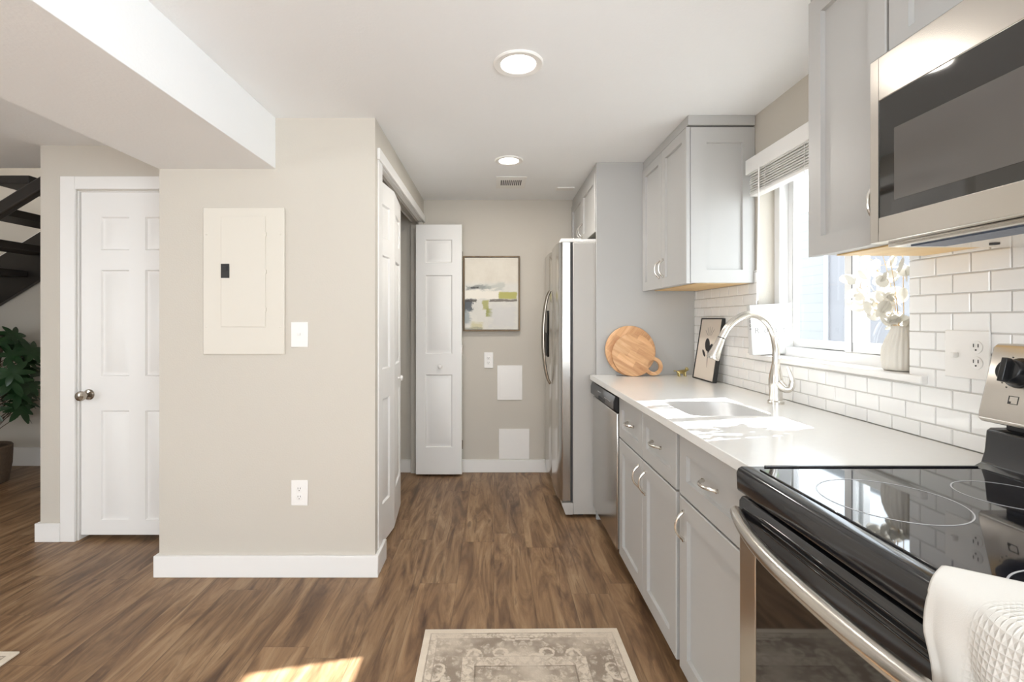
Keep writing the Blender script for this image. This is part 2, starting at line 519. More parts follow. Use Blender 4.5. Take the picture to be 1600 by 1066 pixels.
class MB:
    """collects geometry; build() links it as one mesh object"""

    def __init__(self):
        self.bm = bmesh.new()

    def face(self, pts):
        try:
            return self.bm.faces.new([self.bm.verts.new(p) for p in pts])
        except ValueError:
            return None

    def box(self, x0, x1, y0, y1, z0, z1, M4=None):
        c = [(x, y, z) for z in (min(z0, z1), max(z0, z1)) for y in (min(y0, y1), max(y0, y1)) for x in (min(x0, x1), max(x0, x1))]
        v = [self.bm.verts.new(M4 @ Vector(p) if M4 else p) for p in c]
        for f in ((0, 2, 3, 1), (4, 5, 7, 6), (0, 1, 5, 4), (2, 6, 7, 3), (0, 4, 6, 2), (1, 3, 7, 5)):
            self.bm.faces.new([v[i] for i in f])
        return self

    def rings(self, rings, closed=True, caps=True, loop=False):
        vs = [[self.bm.verts.new(p) for p in r] for r in rings]
        n = len(vs[0])
        L = len(vs)
        for a in range(L if loop else L - 1):
            A, B = vs[a], vs[(a + 1) % L]
            for i in range(n if closed else n - 1):
                j = (i + 1) % n
                self.bm.faces.new((A[i], A[j], B[j], B[i]))
        if caps and not loop:
            self.bm.faces.new(list(reversed(vs[0])))
            self.bm.faces.new(vs[-1])
        return self

    def tube(self, pts, r, n=12, flat=1.0, caps=True):
        pts = [Vector(p) for p in pts]
        rs = r if isinstance(r, (list, tuple)) else [r] * len(pts)
        rings = []
        up = None
        for i, p in enumerate(pts):
            a = pts[max(i - 1, 0)]
            b = pts[min(i + 1, len(pts) - 1)]
            t = (b - a).normalized()
            if up is None:
                up = Vector((0, 0, 1)) if abs(t.z) < 0.9 else Vector((0, 1, 0))
            s = t.cross(up).normalized()
            up = s.cross(t).normalized()
            rings.append([p + s * (math.cos(k * 2 * PI / n) * rs[i]) + up * (math.sin(k * 2 * PI / n) * rs[i] * flat) for k in range(n)])
        return self.rings(rings, True, caps)

    def lathe(self, prof, o=(0, 0, 0), n=32, axis='Z', M4=None, caps=True):
        o = Vector(o)
        rings = []
        for r, h in prof:
            ring = []
            for k in range(n):
                a = k * 2 * PI / n
                x, y = r * math.cos(a), r * math.sin(a)
                p = {'Z': Vector((x, y, h)), 'X': Vector((h, x, y)), 'Y': Vector((x, h, y))}[axis]
                p = (M4 @ p) if M4 else (o + p)
                ring.append(p)
            rings.append(ring)
        return self.rings(rings, True, caps)

    def prism(self, outline, depth, M4, holes=None):
        """outline in local (u, v); extruded along local n by depth"""
        a = [self.bm.verts.new(M4 @ Vector((u, v, 0))) for u, v in outline]
        b = [self.bm.verts.new(M4 @ Vector((u, v, depth))) for u, v in outline]
        n = len(a)
        self.bm.faces.new(list(reversed(a)))
        self.bm.faces.new(b)
        for i in range(n):
            j = (i + 1) % n
            self.bm.faces.new((a[i], a[j], b[j], b[i]))
        return self

    def ball(self, c, r, sx=1, sy=1, sz=1, u=14, v=9, M4=None):
        mt = Matrix.Translation(c) @ (M4 or Matrix()) @ Matrix.Diagonal((r * sx, r * sy, r * sz, 1))
        bmesh.ops.create_uvsphere(self.bm, u_segments=u, v_segments=v, radius=1.0, matrix=mt)
        return self

    def slab(self, fr, w, h, t, panels, rings):
        """door slab: fr maps (u, v, n) to the scene; front at n=0, body towards n=-t;
        panels = (u0, u1, v0, v1) pressed in with nested rings [(inset, depth), ...]"""
        us = sorted({0.0, w, *[p[0] for p in panels], *[p[1] for p in panels]})
        vs = sorted({0.0, h, *[p[2] for p in panels], *[p[3] for p in panels]})
        g = {}

        def vert(i, j):
            if (i, j) not in g:
                g[(i, j)] = self.bm.verts.new(fr(us[i], vs[j], 0.0))
            return g[(i, j)]
        for i in range(len(us) - 1):
            for j in range(len(vs) - 1):
                cu, cv = (us[i] + us[i + 1]) / 2, (vs[j] + vs[j + 1]) / 2
                if any(p[0] < cu < p[1] and p[2] < cv < p[3] for p in panels):
                    continue
                self.bm.faces.new((vert(i, j), vert(i + 1, j), vert(i + 1, j + 1), vert(i, j + 1)))
        for p in panels:
            prev = None
            for ins, dep in [(0.0, 0.0)] + rings:
                q = [fr(p[0] + ins, p[2] + ins, -dep), fr(p[1] - ins, p[2] + ins, -dep), fr(p[1] - ins, p[3] - ins, -dep), fr(p[0] + ins, p[3] - ins, -dep)]
                q = [self.bm.verts.new(x) for x in q]
                if prev:
                    for k in range(4):
                        self.bm.faces.new((prev[k], prev[(k + 1) % 4], q[(k + 1) % 4], q[k]))
                prev = q
            self.bm.faces.new(prev)
        e = 0.0025
        fa = [fr(0, 0, 0), fr(w, 0, 0), fr(w, h, 0), fr(0, h, 0)]
        ba = [fr(-e, -e, -e), fr(w + e, -e, -e), fr(w + e, h + e, -e), fr(-e, h + e, -e)]
        bb = [fr(-e, -e, -t), fr(w + e, -e, -t), fr(w + e, h + e, -t), fr(-e, h + e, -t)]
        self.rings([fa, ba, bb], True, False)
        self.face(list(reversed(bb)))
        return self

    def build(self, name, mat, parent=None, local=False, bevel=0.0, smooth=35.0, weld=True, sub=0, loc=None):
        bm = self.bm
        if weld:
            bmesh.ops.remove_doubles(bm, verts=bm.verts, dist=1e-5)
        bmesh.ops.recalc_face_normals(bm, faces=bm.faces)
        if parent is not None and not local:
            off = root_of(parent).location
            bmesh.ops.translate(bm, verts=bm.verts, vec=-off)
        elif parent is None and loc is not None:
            bmesh.ops.translate(bm, verts=bm.verts, vec=-Vector(loc))
        me = bpy.data.meshes.new(name)
        bm.to_mesh(me)
        bm.free()
        if smooth:
            me.polygons.foreach_set('use_smooth', [True] * len(me.polygons))
            me.set_sharp_from_angle(angle=R(smooth))
        me.materials.append(mat)
        o = bpy.data.objects.new(name, me)
        COL.objects.link(o)
        if parent is not None:
            o.parent = parent
        elif loc is not None:
            o.location = loc
        if bevel:
            b = o.modifiers.new('bevel', 'BEVEL')
            b.width = bevel
            b.segments = 2
            b.limit_method = 'ANGLE'
            b.angle_limit = R(40)
        if sub:
            s = o.modifiers.new('subsurf', 'SUBSURF')
            s.levels = s.render_levels = sub
        return o


def tag(o, label=None, cat=None, group=None, kind=None):
    if label:
        o['label'] = label
    if cat:
        o['category'] = cat
    if group:
        o['group'] = group
    if kind:
        o['kind'] = kind
    return o


def thing(name, label, cat, loc, rot=(0, 0, 0), group=None, kind=None):
    o = bpy.data.objects.new(name, None)
    o.location = loc
    o.rotation_euler = rot
    o.empty_display_size = 0.05
    COL.objects.link(o)
    return tag(o, label, cat, group, kind)


def copy_tree(o, parent=None):
    c = o.copy()
    COL.objects.link(c)
    c.parent = parent
    for ch in list(o.children):
        copy_tree(ch, c)
    return c


def struct(name, mb, mat, label, cat, **kw):
    kw.setdefault('weld', False)
    return tag(mb.build(name, mat, **kw), label, cat, None, 'structure')


SHAKER = [(0.002, 0.012)]
COLONIAL = [(0.007, 0.010), (0.014, 0.010), (0.036, 0.002)]


def frx(x, y1, z0):
    """frame for a front facing -X: u runs from y1 towards -Y, v up, n towards -X"""
    return lambda u, v, n: Vector((x - n, y1 - u, z0 + v))


def fry(x0, y, z0):
    """frame for a front facing -Y: u along +X, v up, n towards -Y"""
    return lambda u, v, n: Vector((x0 + u, y - n, z0 + v))


def catmull(pts, k=8):
    pts = [Vector(p) for p in pts]
    P = [pts[0] * 2 - pts[1]] + pts + [pts[-1] * 2 - pts[-2]]
    out = []
    for i in range(1, len(P) - 2):
        a, b, c, d = P[i - 1], P[i], P[i + 1], P[i + 2]
        for j in range(k):
            t = j / k
            out.append(0.5 * ((2 * b) + (c - a) * t + (2 * a - 5 * b + 4 * c - d) * t * t + (3 * b - a - 3 * c + d) * t ** 3))
    out.append(pts[-1])
    return out


def bow_handle(parent, x, y, z, vertical=True, L=0.094, out=0.028):
    """nickel arched pull on a front at x facing -X"""
    mb = MB()
    pts = []
    rs = []
    for k in range(15):
        s = -1 + 2 * k / 14
        h = out * (1 - abs(s) ** 2.6)
        a = s * L / 2
        pts.append((x - h, y, z + a) if vertical else (x - h, y + a, z))
        rs.append(0.0058 - 0.0016 * (1 - abs(s)))
    mb.tube(pts, rs, 10)
    for s in (-1, 1):
        p = (x - 0.002, y, z + s * L / 2) if vertical else (x - 0.002, y + s * L / 2, z)
        mb.lathe([(0.007, 0.002), (0.007, -0.004), (0.004, -0.005)], p, 12, 'X')
    return tag(mb.build('handle', M['nickel'], parent), 'brushed nickel arched pull')


# ------------------------------------------------------------------ the setting
CEIL = 2.254
XR = 1.270          # right wall plane
YB = 3.925          # back wall plane
YP = 2.33           # breaker panel wall plane
XC = -0.585         # closet wall plane
XL = -1.647         # left end of the breaker panel wall
YD = 2.70           # hall door wall plane
XD = -2.586         # its left corner
YF = 4.10           # far stair wall plane

struct('floor', MB().box(-5.1, 1.45, -3.1, 4.2, -0.08, 0.0), M['floor'], 'brown wood look vinyl plank floor running through the kitchen and hall', 'floor')
mb = MB().box(XD, 1.45, -3.1, 4.1, CEIL, CEIL + 0.12).box(-5.1, XD, -3.1, 3.1, CEIL, CEIL + 0.12)
struct('ceiling', mb, M['ceiling'], 'smooth white ceiling over the kitchen', 'ceiling', smooth=0)

# right wall: sink window opening, plus an unseen one added to let in light
WY0, WY1, WZ0, WZ1 = 1.44, 2.275, 1.09, 1.985
XO = 1.43
mb = MB().box(XR, XO, -3.1, -1.95, 0, CEIL).box(XR, XO, -1.95, -0.15, 2.08, CEIL).box(XR, XO, -1.95, -0.15, 0, 0.92).box(XR, XO, -0.15, WY0, 0, CEIL).box(XR, XO, WY1, 4.1, 0, CEIL).box(XR, XO, WY0, WY1, 0, WZ0).box(XR, XO, WY0, WY1, WZ1, CEIL)
struct('wall_right', mb, M['wall'], 'beige wall over the sink counter with the window in it', 'wall', smooth=0)
struct('wall_back', MB().box(XL - 0.1, XR, YB, YB + 0.1, 0, CEIL), M['wall'], 'beige wall at the end of the galley with the painting', 'wall', smooth=0)
# breaker panel wall and laundry closet
mb = MB().box(XL, XC, YP, YP + 0.1, 0, CEIL).box(XL, XL + 0.1, YP + 0.1, YB, 0, CEIL)
mb.box(XC - 0.1, XC, YP + 0.1, YB, 2.075, CEIL).box(XC - 0.1, XC, YB - 0.035, YB, 0, 2.075)
struct('wall_left', mb, M['wall'], 'beige wall with the breaker panel beside the laundry closet', 'wall', smooth=0)
# hall door wall
DX0, DX1, DZ = -2.367, -1.721, 1.997
mb = MB().box(XD, DX0 - 0.012, YD, YD + 0.1, 0, CEIL).box(DX0 - 0.012, DX1 + 0.012, YD, YD + 0.1, DZ, CEIL).box(XD, XD + 0.1, YD + 0.1, YF, 0, CEIL)
mb.box(DX0 - 0.05, XL, YD + 0.75, YD + 0.85, 0, CEIL)
struct('wall_hall', mb, M['wall'], 'beige wall around the white six panel door', 'wall', smooth=0)
# stair side, left, rear walls (left and rear have openings added for the fill lights)
mb = MB().box(-5.1, XD, YF, YF + 0.1, 0, 4.6)
struct('wall_far', mb, M['wall'], 'beige wall behind the stairs and the plant', 'wall', smooth=0)
mb = MB().box(-5.1, -5.0, -3.1, -2.3, 0, CEIL).box(-5.1, -5.0, -0.5, YF, 0, CEIL).box(-5.1, -5.0, -2.3, -0.5, 0, 0.65).box(-5.1, -5.0, -2.3, -0.5, 2.05, CEIL).box(-5.1, -5.0, 3.1, YF, CEIL, 4.6)
struct('wall_outer', mb, M['wall'], 'beige outer wall of the living side', 'wall', smooth=0)
mb = MB().box(-5.1, -1.8, -3.1, -3.0, 0, CEIL).box(1.1, 1.45, -3.1, -3.0, 0, CEIL).box(-1.8, 1.1, -3.1, -3.0, 0, 0.35).box(-1.8, 1.1, -3.1, -3.0, 2.25, CEIL)
struct('wall_rear', mb, M['wall'], 'beige rear wall with a wide opening added for light', 'wall', smooth=0)
struct('wall_stairwell_front', MB().box(-5.1, XD, 3.0, 3.1, CEIL + 0.12, 4.6), M['wall'], 'pale upper wall over the edge of the hall ceiling', 'wall', smooth=0)
struct('wall_stairwell_right', MB().box(XD, XD + 0.1, 3.1, YF, CEIL + 0.12, 4.6), M['wall'], 'pale upper wall at the right side of the stairwell', 'wall', smooth=0)
struct('ceiling_stairwell', MB().box(-5.1, XD + 0.1, 3.0, YF + 0.1, 4.6, 4.7), M['wall'], 'upper ceiling over the stairwell', 'ceiling', smooth=0)
# dropped beam
struct('trim_beam', MB().box(-1.650, -1.074, -3.0, YP, 2.003, CEIL), M['ceiling'], 'dropped beige ceiling beam running into the breaker panel wall', 'beam', bevel=0.002)

# baseboards


def baseboard(name, boxes, label):
    mb = MB()
    for b in boxes:
        mb.box(*b)
    return struct(name, mb, M['trim'], label, 'baseboard', bevel=0.003)


bh, bt = 0.105, 0.018
baseboard('baseboard_left', [(XL - bt, XC + bt, YP - bt, YP, 0, bh), (XC, XC + bt, YP, 2.50, 0, bh), (XL - bt, XL, YP, YD, 0, bh)], 'white baseboard around the breaker panel wall')
baseboard('baseboard_back', [(XL + 0.1, 0.55, YB - bt, YB, 0, bh)], 'white baseboard along the back wall under the painting')
baseboard('baseboard_hall', [(XD - bt, -2.462, YD - bt, YD, 0, bh), (XD - bt, XD, YD, YF, 0, bh)], 'short white baseboard left of the hall door')
baseboard('baseboard_far', [(-5.0, XD - bt, YF - bt, YF, 0, 0.16)], 'white baseboard on the wall behind the plant')

# closet opening trim
mb = MB().box(XC, XC + 0.014, 2.37, YB - 0.003, 2.065, 2.122)
mb.box(XC - 0.1, XC, YP + 0.1, 2.452, 0, 2.075)
mb.box(XC - 0.004, XC + 0.006, 2.38, 2.458, bh, 2.075)
mb.box(XC - 0.1, XC - 0.002, 2.452, YB - 0.035, 2.063, 2.075)
struct('trim_1', mb, M['trim'], 'white casing over the laundry closet opening', 'trim', bevel=0.002)
mb = MB().box(XC - 0.062, XC - 0.03, 2.46, YB - 0.04, 2.040, 2.063)
struct('trim_2', mb, M['satin'], 'metal track of the bifold doors', 'track')
# hall door casing
mb = MB().box(-2.462, -2.378, YD - 0.016, YD, 0, DZ + 0.078).box(-2.378, DX1 + 0.09, YD - 0.016, YD, DZ + 0.005, DZ + 0.078).box(DX1 + 0.012, DX1 + 0.09, YD - 0.016, YD, 0, DZ + 0.005)
mb.box(DX0 - 0.012, DX0 - 0.003, YD, YD + 0.1, 0, DZ).box(DX0 - 0.003, DX1, YD, YD + 0.1, DZ - 0.006, DZ)
struct('trim_3', mb, M['trim'], 'white casing around the hall door', 'trim', bevel=0.003)

# hall door
dr = thing('door_1', 'white six panel hall door with a nickel knob left of the breaker panel wall', 'door', (DX0, YD + 0.02, 0.0), kind='structure')
dw, dh = DX1 - DX0 - 0.006, 1.960
st, mid = 0.112, 0.092
cw = (dw - 2 * st - mid) / 2
pan = []
for u0 in (st, st + cw + mid):
    for v0, v1 in ((0.083, 0.71), (0.9075, 1.516), (1.63, 1.82)):
        pan.append((u0, u0 + cw, v0, v1))
MB().slab(fry(DX0 + 0.003, YD + 0.012, 0.03), dw, dh, 0.035, pan, COLONIAL).build('door_slab', M['door'], dr)
kx, kz = DX0 + 0.048, 0.832
k = MB().lathe([(0.031, 0.0), (0.031, -0.004), (0.026, -0.010), (0.012, -0.013), (0.011, -0.032), (0.016, -0.036), (0.026, -0.045), (0.0285, -0.056), (0.025, -0.066), (0.012, -0.071)], (kx, YD + 0.012, kz), 28, 'Y').build('knob', M['satin'], dr)
tag(k, 'round dark nickel door knob')


# ------------------------------------------------------------------ bifold closet doors
def bifold_panel(mb, a, b, h=2.005, z0=0.02, t=0.028):
    """panel from floor point a to b (2-D); visible face on the right-hand side of a->b"""
    a, b = Vector((a[0], a[1], 0)), Vector((b[0], b[1], 0))
    d = (b - a)
    w = d.length
    d.normalize()
    n = Vector((d.y, -d.x, 0))
    fr = lambda u, v, k: Vector((a.x, a.y, z0)) + d * u + Vector((0, 0, v)) + n * k
    s = 0.075
    mb.slab(fr, w, h, t, [(s, w - s, 0.215, 0.80), (s, w - s, 0.965, 1.60), (s, w - s, 1.70, 1.885)], COLONIAL)
    return fr


def bifold(name, label, segs, hy, knob_at):
    t = thing(name, label, 'door', (segs[0][0][0], segs[0][0][1], 0.0), group='bifold laundry closet doors')
    for i in range(2):
        mb = MB()
        fr = bifold_panel(mb, segs[i][0], segs[i][1])
        pnl = mb.build('door_panel', M['door'], t)
        if i == knob_at[0]:
            c = fr(knob_at[1], 0.868, 0)
            n = (fr(0, 0, 1) - fr(0, 0, 0)).normalized()
            m4 = Matrix.Translation(c) @ n.to_track_quat('Z', 'Y').to_matrix().to_4x4()
            MB().lathe([(0.008, 0.0), (0.008, 0.012), (0.016, 0.016), (0.018, 0.022), (0.015, 0.029), (0.006, 0.031)], n=20, M4=m4).build('knob', M['plate'], pnl)
    for z in (0.25, 1.02, 1.78):
        h_ = MB().lathe([(0.005, -0.035), (0.005, 0.035)], (hy[0], hy[1], z), 10).build('hinge', M['satin'], t)
        tag(h_, 'small metal hinge')
    return t


bifold('bifold_door', 'nearly closed pair of white bifold closet doors beside the breaker panel wall',
       [((-0.637, 2.462), (-0.597, 2.828)), ((-0.597, 2.832), (-0.630, 3.195))], (-0.628, 2.83), (1, 0.20))
# far pair folded open: front panel frontal, second panel behind it
t = bifold('bifold_door', 'folded open white bifold door standing square beside the painting',
           [((-0.627, 3.806), (-0.262, 3.806)), ((-0.262, 3.867), (-0.627, 3.872))], (-0.258, 3.837), (0, 0.195))

# washer inside the closet
wt = thing('washing_machine', 'white washing machine inside the closet behind the bifold doors', 'washing machine', (-1.15, 3.37, 0))
MB().box(-1.53, -0.80, 3.02, 3.70, 0.02, 0.92).build('body', M['washer'], wt, bevel=0.012)
MB().box(-1.53, -0.79, 3.015, 3.705, 0.92, 0.955).build('lid', M['washer'], wt, bevel=0.01)
MB().box(-1.53, -1.40, 3.02, 3.70, 0.955, 1.10).build('control_panel', M['washer'], wt, bevel=0.012)

# ------------------------------------------------------------------ wall fittings
bp = thing('breaker_panel', 'painted breaker panel with a small black switch on the beige wall', 'breaker panel', (-1.22, YP, 1.1))
X = lambda px, y: (px - 772) * y / 740
Z = lambda py, y: CAM_Z + (500 - py) * y / 740
MB().box(X(319, YP), X(446, YP), YP - 0.012, YP - 0.0005, Z(554, YP), Z(325, YP)).build('cover', M['panelbox'], bp, bevel=0.004)
MB().box(X(348, YP), X(417, YP), YP - 0.0165, YP - 0.0125, Z(511, YP), Z(339, YP)).build('door', M['panelbox'], bp, bevel=0.0015)
sw = MB().box(X(348.5, YP), X(361.5, YP), YP - 0.020, YP - 0.0168, Z(435, YP), Z(413, YP)).box(X(352, YP), X(358, YP), YP - 0.023, YP - 0.02, Z(424, YP), Z(417, YP))
tag(sw.build('latch', M['blackmatte'], bp, bevel=0.001), 'black latch')
for px in (325, 440):
    for py in (367, 511):
        MB().lathe([(0.004, -0.0125), (0.004, -0.015), (0.002, -0.016)], (X(px, YP), YP, Z(py, YP)), 10, 'Y').build('screw', M['panelbox'], bp)
for py in (367, 425, 484):
    MB().box(X(415.5, YP), X(418.5, YP), YP - 0.019, YP - 0.0125, Z(py + 3, YP), Z(py - 3, YP)).build('hinge', M['panelbox'], bp)


def outlet_y(name, label, cx, cz, y, w=0.082, h=0.125):
    o = thing(name, label, 'outlet', (cx, y, cz - h / 2))
    MB().box(cx - w / 2, cx + w / 2, y - 0.006, y - 0.0004, cz - h / 2, cz + h / 2).build('plate', M['plate'], o, bevel=0.003)
    for s in (-1, 1):
        zz = cz + s * 0.02
        rc = MB().lathe([(0.0165, -0.006), (0.0165, -0.0075), (0.015, -0.008)], (cx, y, zz), 24, 'Y').build('receptacle', M['plate'], o)
        mb = MB()
        for sx in (-1, 1):
            mb.box(cx + sx * 0.006 - 0.001, cx + sx * 0.006 + 0.001, y - 0.0086, y - 0.0078, zz, zz + 0.008)
        mb.lathe([(0.0022, -0.0078), (0.0022, -0.0086)], (cx, y, zz - 0.007), 10, 'Y')
        tag(mb.build('slot', M['blackmatte'], rc), 'dark socket slots')
    return o


outlet_y('wall_outlet', 'white wall outlet low on the beige wall under the light switch', X(468.5, YP), Z(770, YP), YP)
outlet_y('wall_outlet', 'white wall outlet under the painting on the back wall', X(763.5, YB), Z(563, YB), YB, 0.075, 0.13)
s = thing('light_switch', 'white light switch beside the breaker panel', 'light switch', (X(468, YP), YP, Z(543, YP)))
cx, cz = X(468.5, YP), Z(523, YP)
MB().box(cx - 0.042, cx + 0.042, YP - 0.006, YP - 0.0004, cz - 0.0625, cz + 0.0625).build('plate', M['plate'], s, bevel=0.003)
MB().box(cx - 0.006, cx + 0.006, YP - 0.018, YP - 0.006, cz - 0.004, cz + 0.009).build('toggle', M['plate'], s, bevel=0.002)


def cover_plate(name, label, x0, x1, z0, z1, y, inner):
    o = thing(name, label, 'access panel', ((x0 + x1) / 2, y, z0))
    MB().box(x0, x1, y - 0.008, y - 0.0004, z0, z1).build('frame', M['plate'], o, bevel=0.002)
    if inner:
        MB().box(x0 + 0.022, x1 - 0.022, y - 0.011, y - 0.008, z0 + 0.022, z1 - 0.022).build('door', M['plate'], o, bevel=0.001)
    else:
        MB().lathe([(0.006, -0.008), (0.006, -0.012)], ((x0 + x1) / 2 + 0.03, y, (z0 + z1) / 2), 12, 'Y').build('screw', M['plate'], o)


cover_plate('access_panel', 'upright white access panel with a raised door below the outlet', X(777, YB), X(816, YB), Z(625, YB), Z(571, YB), YB, True)
cover_plate('access_panel', 'square white cover plate standing on the back baseboard', X(779.5, YB), X(827, YB), Z(717, YB), Z(670, YB), YB, False)

# painting
px0, px1, pz0, pz1 = X(724, YB), X(812, YB), Z(517.5, YB), Z(401, YB)
pt = thing('painting', 'framed abstract painting in cream, olive and dark grey on the back wall', 'painting', (px0, YB, pz0))
f = 0.011
mb = MB()
mb.box(px0, px0 + f, YB - 0.04, YB - 0.001, pz0, pz1).box(px1 - f, px1, YB - 0.04, YB - 0.001, pz0, pz1)
mb.box(px0 + f, px1 - f, YB - 0.04, YB - 0.001, pz0, pz0 + f).box(px0 + f, px1 - f, YB - 0.04, YB - 0.001, pz1 - f, pz1)
mb.build('frame', M['frame_wood'], pt, bevel=0.001)
MB().box(px0 + f + 0.003, px1 - f - 0.003, YB - 0.034, YB - 0.004, pz0 + f + 0.003, pz1 - f - 0.003).build('canvas', M['canvas'], pt)

# ------------------------------------------------------------------ ceiling fittings


def downlight(label, x, y, r, energy):
    o = thing('recessed_light', label, 'ceiling light', (x, y, CEIL), group='recessed ceiling lights')
    MB().lathe([(r, -0.0005), (r, -0.004), (r * 0.95, -0.008), (r * 0.72, -0.006), (r * 0.68, -0.001)], (x, y, CEIL), 48, caps=False).build('trim_ring', M['trim'], o)
    MB().lathe([(r * 0.70, -0.0005), (r * 0.70, -0.003), (0.004, -0.0045)], (x, y, CEIL), 40).build('diffuser', M['lamp'], o)
    light('recessed_lamp', 'AREA', (x, y, CEIL - 0.012), energy, (1.0, 0.95, 0.88), (0, 0, -1), shape='DISK', size=r * 1.3)
    return o


downlight('round recessed ceiling light over the middle of the kitchen', 0.094, 1.834, 0.096, 1.1)
downlight('round recessed ceiling light in front of the ceiling vent', 0.092, 2.95, 0.088, 7)

v = thing('ceiling_vent', 'white ceiling vent with a slotted grille behind the recessed light', 'vent', (0.12, 3.41, CEIL))
MB().box(0.015, 0.228, 3.275, 3.565, CEIL - 0.006, CEIL - 0.0004).build('plate', M['trim'], v, bevel=0.003)
MB().box(0.045, 0.198, 3.350, 3.475, CEIL - 0.0068, CEIL - 0.0061).build('duct_opening', M['blackmatte'], v)
mb = MB()
for i in range(12):
    xx = 0.045 + 0.153 * i / 11
    mb.box(xx - 0.003, xx + 0.003, 3.348, 3.477, CEIL - 0.0085, CEIL - 0.0062)
mb.build('slat', M['trim'], v)
tag(MB().box(0.47, 0.60, 3.53, 3.60, CEIL - 0.012, CEIL - 0.0004).build('ceiling_plate', M['plate'], bevel=0.004, loc=(0.535, 3.565, CEIL)), 'thin white plate on the ceiling near the refrigerator cabinet', 'ceiling plate')

# ------------------------------------------------------------------ cabinets
XF = 0.632        # base fronts
XU = 0.933        # wall cabinet fronts
CT = 0.914        # counter top


def front(name, parent, x, y0, y1, z0, z1, fw=0.058, handle=None, t=0.019):
    """shaker front facing -X between y0 and y1"""
    w, h = y1 - y0, z1 - z0
    mb = MB().slab(frx(x, y1, z0), w, h, t, [(fw, w - fw, fw, h - fw)], SHAKER)
    o = mb.build(name, M['cab'], parent)
    if handle:
        hy, hz, vert = handle
        bow_handle(o, x, hy, hz, vert)
    return o


# sink cabinet
cb = thing('base_cabinet', 'grey sink base cabinet with two doors under two false drawers', 'cabinet', (0.95, 2.02, 0), group='grey base cabinets')
mb = MB().box(XF + 0.022, XR - 0.005, 1.640, 1.656, 0.078, CT - 0.031).box(XF + 0.022, XR - 0.005, 2.380, 2.396, 0.078, CT - 0.031)
mb.box(XF + 0.022, XR - 0.005, 1.656, 2.380, 0.078, 0.094).box(XR - 0.011, XR - 0.005, 1.656, 2.380, 0.094, CT - 0.031)
mb.box(XF + 0.022, XF + 0.04, 1.656, 2.380, 0.645, CT - 0.031)
mb.build('body', M['cab'], cb)
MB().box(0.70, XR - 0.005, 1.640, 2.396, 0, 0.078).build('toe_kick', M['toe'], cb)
front('drawer_front', cb, XF, 2.024, 2.391, 0.672, 0.868, 0.052, (2.19, 0.775, False))
front('drawer_front', cb, XF, 1.648, 2.018, 0.672, 0.868, 0.052, (1.84, 0.775, False))
front('door', cb, XF, 2.024, 2.391, 0.082, 0.660, 0.058, (2.062, 0.58, True))
front('door', cb, XF, 1.648, 2.018, 0.082, 0.660, 0.058, (1.975, 0.58, True))
# drawer and door cabinet
cb = thing('base_cabinet', 'narrow grey base cabinet with one drawer over one door beside the range', 'cabinet', (0.95, 1.38, 0), group='grey base cabinets')
MB().box(XF + 0.022, XR - 0.005, 1.128, 1.632, 0.078, CT - 0.031).build('body', M['cab'], cb)
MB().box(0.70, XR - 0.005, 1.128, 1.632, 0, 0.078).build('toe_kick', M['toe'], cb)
front('drawer', cb, XF, 1.150, 1.613, 0.672, 0.868, 0.055, (1.385, 0.775, False))
front('door', cb, XF, 1.150, 1.613, 0.082, 0.660, 0.060, (1.575, 0.575, True))

# dishwasher
dwr = thing('dishwasher', 'stainless dishwasher with a dark control strip between refrigerator and sink cabinet', 'dishwasher', (0.95, 2.69, 0))
MB().box(0.655, XR - 0.02, 2.402, 2.976, 0.09, CT - 0.032).build('body', M['gasket'], dwr)
mb = MB()
ol = [(0.0, 0.0), (0.572, 0.0), (0.572, 0.695), (0.0, 0.695)]
mb.box(0.622, 0.655, 2.404, 2.974, 0.09, 0.785)
mb.build('door', M['steel_v'], dwr, bevel=0.006)
mb = MB()
prof = [(0.655, 0.789), (0.625, 0.789), (0.606, 0.803), (0.606, 0.846), (0.616, 0.872), (0.655, 0.872)]
mb.rings([[(a, y, b) for a, b in prof] for y in (2.404, 2.974)])
cp = mb.build('control_panel', M['black'], dwr, bevel=0.003)
mb = MB().box(0.6045, 0.607, 2.60, 2.74, 0.806, 0.822)
tag(mb.build('pocket_handle', M['blackmatte'], cp), 'dark recessed grip')
for i in range(5):
    tag(MB().box(0.6035, 0.6062, 2.47 + i * 0.028, 2.482 + i * 0.028, 0.833, 0.837).build('button', M['ring'], cp), 'small grey button')
tag(MB().box(0.6035, 0.6062, 2.69, 2.76, 0.844, 0.848).build('badge', M['ring'], cp), 'small grey badge strip')
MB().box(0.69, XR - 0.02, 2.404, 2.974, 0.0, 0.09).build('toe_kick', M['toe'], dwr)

# tall refrigerator panel
tag(MB().box(0.645, XR - 0.002, 2.985, 3.003, 0.0, CEIL - 0.002).build('refrigerator_surround', M['cab'], loc=(0.95, 2.99, 0), bevel=0.001),
    'tall plain grey panel between counter and refrigerator', 'cabinet panel')


